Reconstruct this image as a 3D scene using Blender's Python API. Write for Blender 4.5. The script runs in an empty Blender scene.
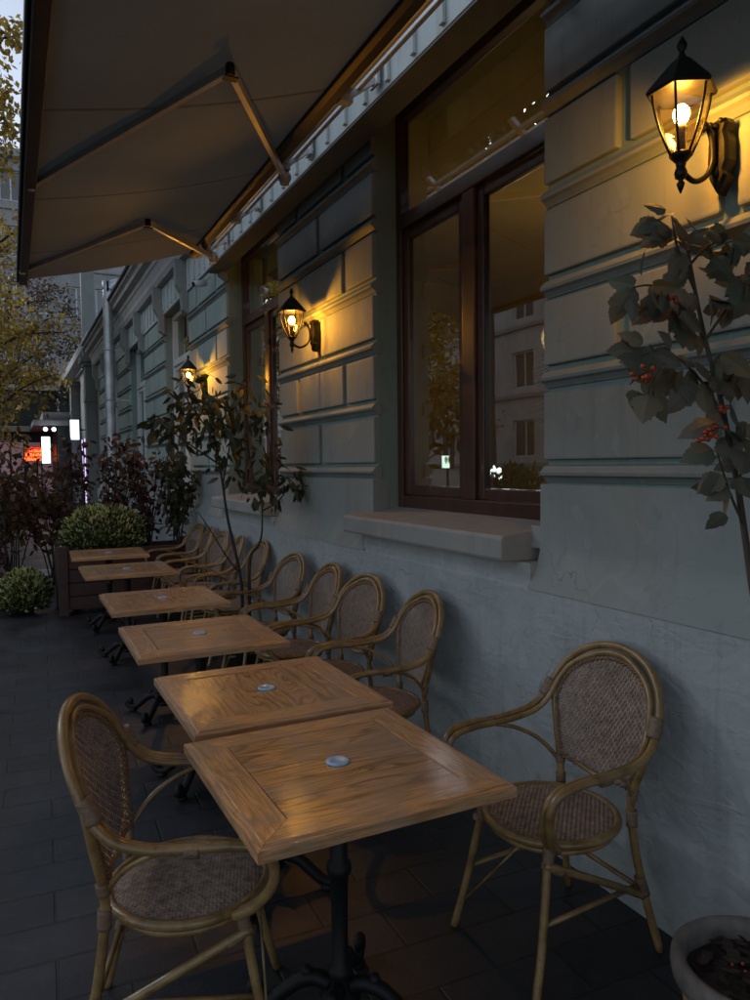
import bpy, bmesh, math, random
from math import sin, cos, pi, radians, sqrt
from mathutils import Vector, Matrix
random.seed(7)
S = bpy.context.scene
C = S.collection

# ------------------------------------------------------------------ camera
cam_d = bpy.data.cameras.new('camera'); cam = bpy.data.objects.new('camera', cam_d); C.objects.link(cam)
cam_d.sensor_fit = 'VERTICAL'; cam_d.sensor_height = 36.0; cam_d.lens = 36.0*735.2/1000.0
cam_d.clip_start = 0.05; cam_d.clip_end = 800
def cam_matrix(yaw, pitch, roll, loc):
    cy, sy = cos(yaw), sin(yaw); cp, sp = cos(pitch), sin(pitch)
    F = Vector((sy*cp, cy*cp, -sp)); R = Vector((cy, -sy, 0)); U = R.cross(F)
    cr, sr = cos(roll), sin(roll)
    R2 = cr*R + sr*U; U2 = -sr*R + cr*U
    return Matrix(((R2.x, U2.x, -F.x, loc[0]), (R2.y, U2.y, -F.y, loc[1]), (R2.z, U2.z, -F.z, loc[2]), (0, 0, 0, 1)))
cam.matrix_world = cam_matrix(radians(26.32), radians(2.69), radians(-0.565), (0, 0, 1.58))
S.camera = cam

# ------------------------------------------------------------------ sky, sun, exposure
W = bpy.data.worlds.new('World'); S.world = W; W.use_nodes = True
wn = W.node_tree.nodes; wl = W.node_tree.links
for n in list(wn): wn.remove(n)
SUN_EL, SUN_ROT = 24.0, -38.0          # dusk light comes down the street, from far left
wo = wn.new('ShaderNodeOutputWorld'); bg = wn.new('ShaderNodeBackground'); sk = wn.new('ShaderNodeTexSky')
sk.sky_type = 'NISHITA'; sk.sun_disc = False
sk.sun_elevation = radians(SUN_EL); sk.sun_rotation = radians(SUN_ROT)
sk.dust_density = 0.6; sk.ozone_density = 2.0
hs = wn.new('ShaderNodeHueSaturation'); hs.inputs['Saturation'].default_value = 0.55
wl.new(sk.outputs[0], hs.inputs['Color']); wl.new(hs.outputs[0], bg.inputs[0]); wl.new(bg.outputs[0], wo.inputs[0])
bg.inputs[1].default_value = 0.08
sd = bpy.data.lights.new('dusk_sun', 'SUN'); so = bpy.data.objects.new('dusk_sun', sd); C.objects.link(so)
sd.energy = 1.15; sd.angle = radians(24); sd.color = (0.86, 0.93, 1.0)
so.rotation_euler = (radians(90-SUN_EL), 0, radians(180-SUN_ROT))
S.view_settings.view_transform = 'Standard'; S.view_settings.look = 'None'
S.view_settings.exposure = 1.15; S.view_settings.gamma = 1.0; S.view_settings.use_curve_mapping = False
S.cycles.max_bounces = 5; S.cycles.diffuse_bounces = 3; S.cycles.glossy_bounces = 3; S.cycles.transparent_max_bounces = 10
S.cycles.caustics_reflective = False; S.cycles.caustics_refractive = False
S.cycles.sample_clamp_indirect = 3.0
try: S.cycles.use_denoising = True
except Exception: pass

# ------------------------------------------------------------------ materials
def new_mat(name):
    m = bpy.data.materials.new(name); m.use_nodes = True
    return m, m.node_tree.nodes, m.node_tree.links, m.node_tree.nodes['Principled BSDF']
def tex(n, l, scale=(1, 1, 1), coord='Object'):
    tc = n.new('ShaderNodeTexCoord'); mp = n.new('ShaderNodeMapping'); mp.inputs['Scale'].default_value = scale
    l.new(tc.outputs[coord], mp.inputs[0]); return mp.outputs[0]
def noise(n, l, vec, sc, det=4, rough=.55, dist=0):
    t = n.new('ShaderNodeTexNoise'); t.inputs['Scale'].default_value = sc; t.inputs['Detail'].default_value = det
    t.inputs['Roughness'].default_value = rough; t.inputs['Distortion'].default_value = dist
    l.new(vec, t.inputs['Vector']); return t.outputs['Fac']
def ramp(n, l, fac, stops):
    r = n.new('ShaderNodeValToRGB'); e = r.color_ramp.elements
    while len(e) < len(stops): e.new(.5)
    for i, (p, c) in enumerate(stops): e[i].position = p; e[i].color = (*c, 1) if len(c) == 3 else c
    l.new(fac, r.inputs[0]); return r.outputs[0]
def mixc(n, l, fac, a, b, mode='MIX'):
    m = n.new('ShaderNodeMix'); m.data_type = 'RGBA'; m.blend_type = mode
    for s, v in ((0, fac), (6, a), (7, b)):
        if isinstance(v, (int, float)): m.inputs[s].default_value = v
        elif isinstance(v, tuple): m.inputs[s].default_value = (*v, 1)
        else: l.new(v, m.inputs[s])
    return m.outputs[2]
def math_(n, l, op, a, b=None):
    m = n.new('ShaderNodeMath'); m.operation = op
    for i, v in enumerate((a, b)):
        if v is None: continue
        if isinstance(v, (int, float)): m.inputs[i].default_value = v
        else: l.new(v, m.inputs[i])
    return m.outputs[0]
def bump(n, l, bs, h, strength=.3, dist=.01, prev=None):
    b = n.new('ShaderNodeBump'); b.inputs['Strength'].default_value = strength; b.inputs['Distance'].default_value = dist
    l.new(h, b.inputs['Height'])
    if prev is not None: l.new(prev, b.inputs['Normal'])
    if bs is not None: l.new(b.outputs[0], bs.inputs['Normal'])
    return b.outputs[0]
def simple(name, col, rough=.6, var=.25, sc=8, metal=0, bmp=0, bdist=.003, stretch=(1, 1, 1), coat=0):
    m, n, l, b = new_mat(name)
    v = tex(n, l, stretch); f = noise(n, l, v, sc, 6)
    lo = tuple(c*(1-var) for c in col); hi = tuple(min(1, c*(1+var)) for c in col)
    l.new(ramp(n, l, f, [(.3, lo), (.7, hi)]), b.inputs['Base Color'])
    b.inputs['Roughness'].default_value = rough; b.inputs['Metallic'].default_value = metal
    if coat: b.inputs['Coat Weight'].default_value = coat
    if bmp: bump(n, l, b, f, bmp, bdist)
    return m
def emit(name, col, strength, var=None):
    m, n, l, b = new_mat(name)
    b.inputs['Base Color'].default_value = (*col, 1); b.inputs['Emission Color'].default_value = (*col, 1)
    b.inputs['Emission Strength'].default_value = strength
    return m
def stucco(name, col, rough_sc=14, bs=.5, bd=.012, var=.16, warm=(.30, .25, .19), wamt=.35, rough=.75):
    m, n, l, b = new_mat(name)
    v = tex(n, l); f = noise(n, l, v, 1.3, 6, .65, .4); g = noise(n, l, v, rough_sc, 6, .62, .6)
    lo = tuple(c*(1-var) for c in col); hi = tuple(c*(1+var) for c in col)
    base = ramp(n, l, f, [(.3, lo), (.7, hi)])
    v2 = tex(n, l, (1.6, 1.6, .30)); st = noise(n, l, v2, 2.4, 7, .68, .5)
    base = mixc(n, l, math_(n, l, 'MULTIPLY', ramp(n, l, st, [(.50, (0, 0, 0)), (.70, (1, 1, 1))]), wamt), base, warm)
    v4 = tex(n, l, (5, 5, .35)); dr = noise(n, l, v4, 2.2, 5, .7)
    base = mixc(n, l, ramp(n, l, dr, [(.54, (0, 0, 0)), (.72, (.45, .45, .45))]), base, tuple(c*.6 for c in col))
    pa = noise(n, l, v, 5.5, 4, .5, 1.2)
    base = mixc(n, l, ramp(n, l, pa, [(.60, (0, 0, 0)), (.64, (.30, .30, .30))]), base, tuple(min(1, c*1.28) for c in col))
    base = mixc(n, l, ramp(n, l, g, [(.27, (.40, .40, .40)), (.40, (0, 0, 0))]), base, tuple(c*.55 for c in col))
    vo = n.new('ShaderNodeTexVoronoi'); vo.feature = 'DISTANCE_TO_EDGE'; vo.inputs['Scale'].default_value = 1.5
    wv = n.new('ShaderNodeVectorMath'); wv.operation = 'ADD'; sc2 = n.new('ShaderNodeVectorMath'); sc2.operation = 'SCALE'; sc2.inputs[3].default_value = .35
    nt = n.new('ShaderNodeTexNoise'); nt.inputs['Scale'].default_value = 4; nt.inputs['Detail'].default_value = 5; l.new(v, nt.inputs['Vector'])
    l.new(nt.outputs['Color'], sc2.inputs[0]); l.new(v, wv.inputs[0]); l.new(sc2.outputs[0], wv.inputs[1]); l.new(wv.outputs[0], vo.inputs['Vector'])
    crack = math_(n, l, 'MULTIPLY', ramp(n, l, vo.outputs[0], [(.0, (1, 1, 1)), (.0045, (0, 0, 0))]), ramp(n, l, f, [(.50, (0, 0, 0)), (.60, (1, 1, 1))]))
    base = mixc(n, l, math_(n, l, 'MULTIPLY', crack, .6), base, tuple(c*.35 for c in col))
    l.new(base, b.inputs['Base Color'])
    b.inputs['Roughness'].default_value = rough
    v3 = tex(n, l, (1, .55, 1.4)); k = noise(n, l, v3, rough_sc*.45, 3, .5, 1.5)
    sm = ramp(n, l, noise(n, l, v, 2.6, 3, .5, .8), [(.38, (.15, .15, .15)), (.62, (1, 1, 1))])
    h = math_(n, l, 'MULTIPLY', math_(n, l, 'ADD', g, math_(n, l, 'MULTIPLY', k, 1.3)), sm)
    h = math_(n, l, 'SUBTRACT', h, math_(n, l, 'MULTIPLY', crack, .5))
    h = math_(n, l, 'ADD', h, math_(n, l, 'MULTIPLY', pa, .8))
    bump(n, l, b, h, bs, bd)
    return m
M = {}
M['plinth'] = stucco('rough_stucco', (.345, .375, .38), 22, .55, .016, .15, (.30, .31, .28), .4)
M['block'] = stucco('painted_block', (.25, .28, .275), 9, .3, .006, .12, (.27, .235, .20), .6)
M['blockskylit'] = stucco('sky_lit_mint_block', (.31, .385, .365), 9, .3, .005, .12, (.27, .26, .22), .4)  # far-bay block tone: mint hue, with open-sky brightness put into the colour
M['band'] = stucco('moulding_paint', (.225, .26, .255), 12, .25, .005, .14)
M['jamb'] = stucco('teal_jamb_paint', (.19, .27, .25), 10, .2, .004, .12, (.3, .32, .27), .3)
M['sill'] = stucco('sill_plaster', (.29, .29, .28), 16, .3, .006, .14, (.36, .32, .29), .6)
M['soffit'] = stucco('shaded_soffit', (.15, .17, .165), 10, .2, .004, .12)  # shade under the fascia put into a darker colour
M['fascia'] = stucco('pale_fascia', (.50, .56, .57), 10, .2, .004, .1)
M['cornice'] = stucco('cornice_plaster', (.42, .42, .43), 10, .2, .005, .15, (.35, .29, .27), .6)
M['roofing'] = simple('roof_sheet', (.05, .045, .045), .55)
M['brownframe'] = simple('mahogany_paint', (.060, .024, .016), .35, .3, 14, bmp=.15, bdist=.002, stretch=(1, 1, .15), coat=.3)
M['whiteframe'] = simple('white_window_paint', (.6, .63, .63), .45, .1)
M['iron'] = simple('black_iron', (.016, .015, .014), .42, .35, 30, metal=.6, bmp=.2)
M['castiron'] = simple('cast_iron_base', (.006, .006, .007), .6, .4, 40, metal=.3, bmp=.3)
M['alu'] = simple('aluminium_paint', (.50, .53, .56), .5, .15, 6, metal=.1)
M['tubepaint'] = simple('pale_tube_paint', (.72, .76, .80), .38, .1, 6, metal=.25)
M['taupe_metal'] = simple('taupe_powder_coat', (.62, .60, .58), .3, .15, 6, metal=.3)
M['darkrail'] = simple('dark_brown_rail', (.03, .024, .024), .45, .2, 6, metal=.2)
M['pipe'] = simple('galvanised_pipe', (.46, .50, .53), .4, .25, 5, metal=.5)
M['soil'] = simple('dark_soil', (.035, .022, .017), .9, .6, 60, bmp=.9, bdist=.02)
M['terracotta'] = simple('terracotta', (.30, .14, .075), .75, .3, 14, bmp=.25, bdist=.003)
M['potrim'] = simple('limed_pot_rim', (.15, .13, .115), .8, .3, 22, bmp=.4, bdist=.004)
M['darkpot'] = simple('dark_planter_pot', (.03, .03, .033), .55, .3, 14)
M['planterwood'] = simple('dark_stained_boards', (.055, .024, .020), .5, .35, 9, bmp=.3, bdist=.003, stretch=(.2, 1, 2.5))
M['bark'] = simple('thin_bark', (.075, .055, .042), .8, .35, 30, bmp=.6, bdist=.004, stretch=(1, 1, .2))
M['barkdark'] = simple('dark_bark', (.035, .027, .022), .8, .35, 30, bmp=.6, bdist=.004, stretch=(1, 1, .2))
M['grey_plaster'] = stucco('far_grey_plaster', (.30, .30, .31), 3, .2, .01, .2)
M['brown_plaster'] = stucco('far_brown_plaster', (.58, .52, .46), 3, .2, .01, .2)
M['darkwall'] = simple('dark_green_kiosk_paint', (.03, .045, .04), .5)
M['rubber'] = simple('white_plastic', (.55, .56, .56), .4)

def leaf_mat(name, stops, rough=.55, sc=9, transl=.25):
    m, n, l, b = new_mat(name)
    v = tex(n, l); f = noise(n, l, v, sc, 3, .7)
    g = n.new('ShaderNodeNewGeometry')
    rnd = g.outputs['Random Per Island']
    mixf = math_(n, l, 'ADD', math_(n, l, 'MULTIPLY', f, .45), math_(n, l, 'MULTIPLY', rnd, .55))
    vz = n.new('ShaderNodeTexNoise'); vz.inputs['Scale'].default_value = 60; l.new(v, vz.inputs['Vector']); bump(n, l, b, vz.outputs['Fac'], .5, .004)
    col = ramp(n, l, mixf, stops); l.new(col, b.inputs['Base Color']); b.inputs['Roughness'].default_value = rough
    tr = n.new('ShaderNodeBsdfTranslucent'); l.new(col, tr.inputs[0])
    mx = n.new('ShaderNodeMixShader'); mx.inputs[0].default_value = transl
    l.new(b.outputs[0], mx.inputs[1]); l.new(tr.outputs[0], mx.inputs[2])
    l.new(mx.outputs[0], n['Material Output'].inputs[0])
    return m
M['leaf_viburnum'] = leaf_mat('viburnum_leaf', [(.2, (.085, .105, .07)), (.55, (.14, .126, .10)), (.8, (.20, .16, .09)), (.93, (.30, .11, .05))])
M['leaf_olive'] = leaf_mat('drooping_leaf', [(.2, (.03, .042, .02)), (.6, (.055, .065, .03)), (.9, (.11, .06, .03))])
M['leaf_red'] = leaf_mat('dark_red_leaf', [(.2, (.035, .02, .016)), (.6, (.075, .028, .022)), (.9, (.06, .06, .03))])
M['leaf_brown'] = leaf_mat('brown_leaf', [(.2, (.06, .036, .018)), (.6, (.11, .06, .026)), (.9, (.19, .11, .035))])
M['leaf_yellow'] = leaf_mat('autumn_yellow_leaf', [(.15, (.16, .11, .025)), (.5, (.40, .26, .04)), (.85, (.58, .38, .06))], transl=.4)
M['leaf_mum'] = leaf_mat('mum_leaf', [(.2, (.02, .04, .016)), (.6, (.05, .08, .025)), (.9, (.10, .14, .045))])
M['bud_mum'] = leaf_mat('mum_bud', [(.2, (.40, .42, .15)), (.6, (.62, .62, .26)), (.9, (.85, .84, .55))])
M['leaf_hedge'] = leaf_mat('hedge_leaf', [(.2, (.03, .045, .018)), (.6, (.06, .09, .03)), (.9, (.12, .15, .05))])
M['leaf_palm'] = leaf_mat('palm_leaf', [(.2, (.012, .018, .008)), (.8, (.03, .04, .015))])
M['dryleaf'] = leaf_mat('fallen_leaf', [(.2, (.03, .02, .016)), (.6, (.06, .04, .03)), (.95, (.12, .09, .07))])
M['berry'] = simple('red_orange_berry', (.36, .055, .018), .35, .4, 60)

def bamboo():
    m, n, l, b = new_mat('varnished_rattan')
    v = tex(n, l, (1, 1, 1)); f = noise(n, l, v, 16, 5, .6); g = noise(n, l, v, 75, 3)
    col = ramp(n, l, f, [(.28, (.12, .07, .024)), (.5, (.25, .15, .055)), (.75, (.36, .23, .095))])
    col = mixc(n, l, ramp(n, l, g, [(.60, (0, 0, 0)), (.72, (.6, .6, .6))]), col, (.09, .045, .015))
    l.new(col, b.inputs['Base Color']); b.inputs['Roughness'].default_value = .34
    b.inputs['Coat Weight'].default_value = .3; b.inputs['Coat Roughness'].default_value = .25
    bump(n, l, b, f, .25, .004)
    return m
M['rattan'] = bamboo()
M['wrap'] = simple('binding_cane', (.19, .12, .075), .6, .35, 60, bmp=.4, bdist=.002, stretch=(1, 1, 4))
M['weave'] = simple('woven_strand', (.30, .205, .15), .68, .45, 45, bmp=.2, bdist=.001)
M['weave_back'] = simple('woven_underlay', (.10, .062, .05), .8, .4, 60)
M['braid'] = simple('braided_border', (.20, .12, .075), .55, .4, 70, bmp=.6, bdist=.004)

def wood(name, axis, warm=1.0, ring=1.0, grey=.0):
    m, n, l, b = new_mat(name)
    tc = n.new('ShaderNodeTexCoord'); oi = n.new('ShaderNodeObjectInfo')
    add = n.new('ShaderNodeVectorMath'); add.operation = 'ADD'
    sc = n.new('ShaderNodeVectorMath'); sc.operation = 'SCALE'; sc.inputs[3].default_value = 17.0
    cmb = n.new('ShaderNodeCombineXYZ'); l.new(oi.outputs['Random'], cmb.inputs[0]); l.new(oi.outputs['Random'], cmb.inputs[1])
    l.new(cmb.outputs[0], sc.inputs[0]); l.new(tc.outputs['Object'], add.inputs[0]); l.new(sc.outputs[0], add.inputs[1])
    P = add.outputs[0]
    # plank index across the grain
    sep = n.new('ShaderNodeSeparateXYZ'); l.new(tc.outputs['Object'], sep.inputs[0])
    cross = sep.outputs[1 if axis == 'X' else 0]
    pl = math_(n, l, 'FLOOR', math_(n, l, 'MULTIPLY', math_(n, l, 'ADD', cross, 3.02), 1/.098))
    off = n.new('ShaderNodeCombineXYZ'); l.new(math_(n, l, 'MULTIPLY', pl, 3.7), off.inputs[0 if axis == 'X' else 1])
    l.new(math_(n, l, 'MULTIPLY', pl, 1.9), off.inputs[2])
    ad2 = n.new('ShaderNodeVectorMath'); ad2.operation = 'ADD'; l.new(P, ad2.inputs[0]); l.new(off.outputs[0], ad2.inputs[1])
    mp = n.new('ShaderNodeMapping'); mp.inputs['Scale'].default_value = (.16, 1, 1) if axis == 'X' else (1, .16, 1)
    l.new(ad2.outputs[0], mp.inputs[0])
    big = noise(n, l, mp.outputs[0], 7.5, 2, .45, .35)
    rings = math_(n, l, 'FRACT', math_(n, l, 'MULTIPLY', big, 15))
    mp2 = n.new('ShaderNodeMapping'); mp2.inputs['Scale'].default_value = (.05, 1, 1) if axis == 'X' else (1, .05, 1)
    l.new(ad2.outputs[0], mp2.inputs[0]); fine = noise(n, l, mp2.outputs[0], 190, 3, .6)
    a = (.68*warm, .35*warm, .145*warm); d = tuple(c*(1-.62*ring) for c in a)
    col = ramp(n, l, rings, [(.0, d), (.2, a), (.65, tuple(c*.9 for c in a)), (1.0, d)])
    col = mixc(n, l, ramp(n, l, fine, [(.40, (.60, .60, .60)), (.54, (0, 0, 0))]), col, (.19, .105, .05))
    wear = noise(n, l, P, 4.5, 7, .7, .5)
    col = mixc(n, l, ramp(n, l, wear, [(.50-grey, (0, 0, 0)), (.68-grey, (.7, .7, .7))]), col, (.36, .25, .17))
    blot = noise(n, l, P, 13, 5, .65)
    col = mixc(n, l, ramp(n, l, blot, [(.63, (0, 0, 0)), (.75, (.5, .5, .5))]), col, (.15, .09, .055))
    l.new(col, b.inputs['Base Color'])
    l.new(ramp(n, l, wear, [(.35, (.26, .26, .26)), (.7, (.62, .62, .62))]), b.inputs['Roughness'])
    h = math_(n, l, 'ADD', math_(n, l, 'MULTIPLY', rings, .55), fine)
    nb = bump(n, l, None, h, .45, .0022)
    b.inputs['Coat Weight'].default_value = .7; b.inputs['Coat Roughness'].default_value = .035
    cb = bump(n, l, None, noise(n, l, mp2.outputs[0], 330, 2, .6), 1.0, .00026, bump(n, l, None, noise(n, l, P, 140, 2, .5), 1.0, .0003)); l.new(cb, b.inputs['Coat Normal'])
    drops = noise(n, l, P, 85, 2, .6); nb2 = bump(n, l, b, drops, .4, .003, nb)
    return m
M['woodX'] = wood('oak_grain_across', 'X', .80, 1.15, .08); M['woodY'] = wood('oak_grain_along', 'Y', .86, 1.15, .04)
M['borderX'] = wood('oak_border_across', 'X', 1.0, .6, .04); M['borderY'] = wood('oak_border_along', 'Y', 1.0, .6, .04)
M['disc'] = simple('pale_blue_cap', (.33, .50, .68), .25, .15, 40)

def paving():
    m, n, l, b = new_mat('dark_paving_slabs')
    tc = n.new('ShaderNodeTexCoord'); mp = n.new('ShaderNodeMapping'); mp.inputs['Rotation'].default_value = (0, 0, radians(2))
    l.new(tc.outputs['Object'], mp.inputs[0]); v = mp.outputs[0]
    br = n.new('ShaderNodeTexBrick'); l.new(v, br.inputs['Vector'])
    br.inputs['Scale'].default_value = 1.0; br.inputs['Brick Width'].default_value = .42; br.inputs['Row Height'].default_value = .21
    br.inputs['Mortar Size'].default_value = .006; br.inputs['Mortar Smooth'].default_value = .35; br.inputs['Bias'].default_value = 0
    br.inputs['Color1'].default_value = (.017, .019, .024, 1); br.inputs['Color2'].default_value = (.030, .032, .039, 1); br.inputs['Mortar'].default_value = (.008, .008, .010, 1)
    f = noise(n, l, v, 2.2, 6, .65, .3); g = noise(n, l, v, 60, 4)
    col = mixc(n, l, 1.0, br.outputs['Color'], ramp(n, l, f, [(.3, (.62, .62, .64)), (.72, (1.35, 1.33, 1.3))]), 'MULTIPLY')
    col = mixc(n, l, .5, col, ramp(n, l, g, [(.3, (.5, .5, .5)), (.7, (1.4, 1.4, 1.4))]), 'MULTIPLY')
    dt = noise(n, l, v, 7, 7, .75, 1.0)
    col = mixc(n, l, ramp(n, l, dt, [(.52, (0, 0, 0)), (.72, (.5, .5, .5))]), col, (.055, .055, .056))
    sp = noise(n, l, v, 23, 2, .4)
    col = mixc(n, l, ramp(n, l, sp, [(.74, (0, 0, 0)), (.77, (.5, .5, .5))]), col, (.10, .10, .098))
    l.new(col, b.inputs['Base Color'])
    l.new(ramp(n, l, f, [(.3, (.30, .30, .30)), (.7, (.62, .62, .62))]), b.inputs['Roughness'])
    nb = bump(n, l, None, math_(n, l, 'SUBTRACT', 1.0, br.outputs['Fac']), .6, .006)
    bump(n, l, b, math_(n, l, 'ADD', f, math_(n, l, 'MULTIPLY', g, .5)), .35, .006, nb)
    return m
M['paving'] = paving()
M['asphalt'] = simple('asphalt', (.045, .045, .05), .6, .3, 40, bmp=.4, bdist=.006)
M['kerb'] = simple('kerb_stone', (.22, .22, .23), .7, .25, 20)

def fabric():
    m, n, l, b = new_mat('awning_fabric')
    v = tex(n, l); f = noise(n, l, v, 1.1, 4)
    sep = n.new('ShaderNodeSeparateXYZ'); l.new(v, sep.inputs[0])
    seam = math_(n, l, 'FRACT', math_(n, l, 'MULTIPLY', sep.outputs[1], 1/1.15))
    col = ramp(n, l, f, [(.3, (.14, .17, .18)), (.7, (.19, .225, .235))])
    col = mixc(n, l, ramp(n, l, seam, [(.0, (.75, .75, .75)), (.016, (.75, .75, .75)), (.026, (0, 0, 0))]), col, (.07, .055, .045))
    l.new(col, b.inputs['Base Color']); b.inputs['Roughness'].default_value = .85
    w = n.new('ShaderNodeTexWave'); w.inputs['Scale'].default_value = 120; l.new(v, w.inputs['Vector'])
    bump(n, l, b, w.outputs['Fac'], .15, .001)
    tr = n.new('ShaderNodeBsdfTranslucent'); l.new(col, tr.inputs[0])
    mx = n.new('ShaderNodeMixShader'); mx.inputs[0].default_value = .10
    l.new(b.outputs[0], mx.inputs[1]); l.new(tr.outputs[0], mx.inputs[2]); l.new(mx.outputs[0], n['Material Output'].inputs[0])
    return m
M['fabric'] = fabric()

def glass(name, refl_min=.06, tint=(.9, .9, .88), wav=.0, boost=1.0):
    m = bpy.data.materials.new(name); m.use_nodes = True; n = m.node_tree.nodes; l = m.node_tree.links
    n.remove(n['Principled BSDF'])
    tr = n.new('ShaderNodeBsdfTransparent'); tr.inputs[0].default_value = (*tint, 1)
    gl = n.new('ShaderNodeBsdfGlossy'); gl.inputs['Roughness'].default_value = .0; gl.inputs[0].default_value = (.95, .97, 1, 1)
    lw = n.new('ShaderNodeLayerWeight'); lw.inputs[0].default_value = .5
    f = math_(n, l, 'MULTIPLY', math_(n, l, 'ADD', math_(n, l, 'MULTIPLY', math_(n, l, 'POWER', lw.outputs['Facing'], 4.0), .9), refl_min), boost)
    f = math_(n, l, 'MINIMUM', f, .95)
    if wav:
        v = tex(n, l); h = noise(n, l, v, 1.6, 2)
        b = n.new('ShaderNodeBump'); b.inputs['Strength'].default_value = wav; b.inputs['Distance'].default_value = .01
        l.new(h, b.inputs['Height']); l.new(b.outputs[0], gl.inputs['Normal'])
    mx = n.new('ShaderNodeMixShader'); l.new(f, mx.inputs[0]); l.new(tr.outputs[0], mx.inputs[1]); l.new(gl.outputs[0], mx.inputs[2])
    l.new(mx.outputs[0], n['Material Output'].inputs[0])
    return m
M['pane'] = glass('window_glass', .05, (.9, .9, .88), .05, 3.2)
M['lampglass'] = glass('lantern_glass', .05, (1.0, .86, .52), 0, 1.2)
M['bulb'] = emit('warm_bulb', (1.0, .62, .20), 45)
M['room'] = simple('ochre_room_plaster', (.46, .34, .13), .85, .15, 2)
M['roomfloor'] = simple('dark_room_floor', (.08, .05, .03), .6)
M['curtain'] = simple('ochre_curtain', (.42, .28, .10), .9, .2, 5, stretch=(1, 6, .2))
M['paleblind'] = simple('pale_grey_curtain', (.45, .47, .45), .9, .15, 4, stretch=(1, 6, .2))

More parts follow.
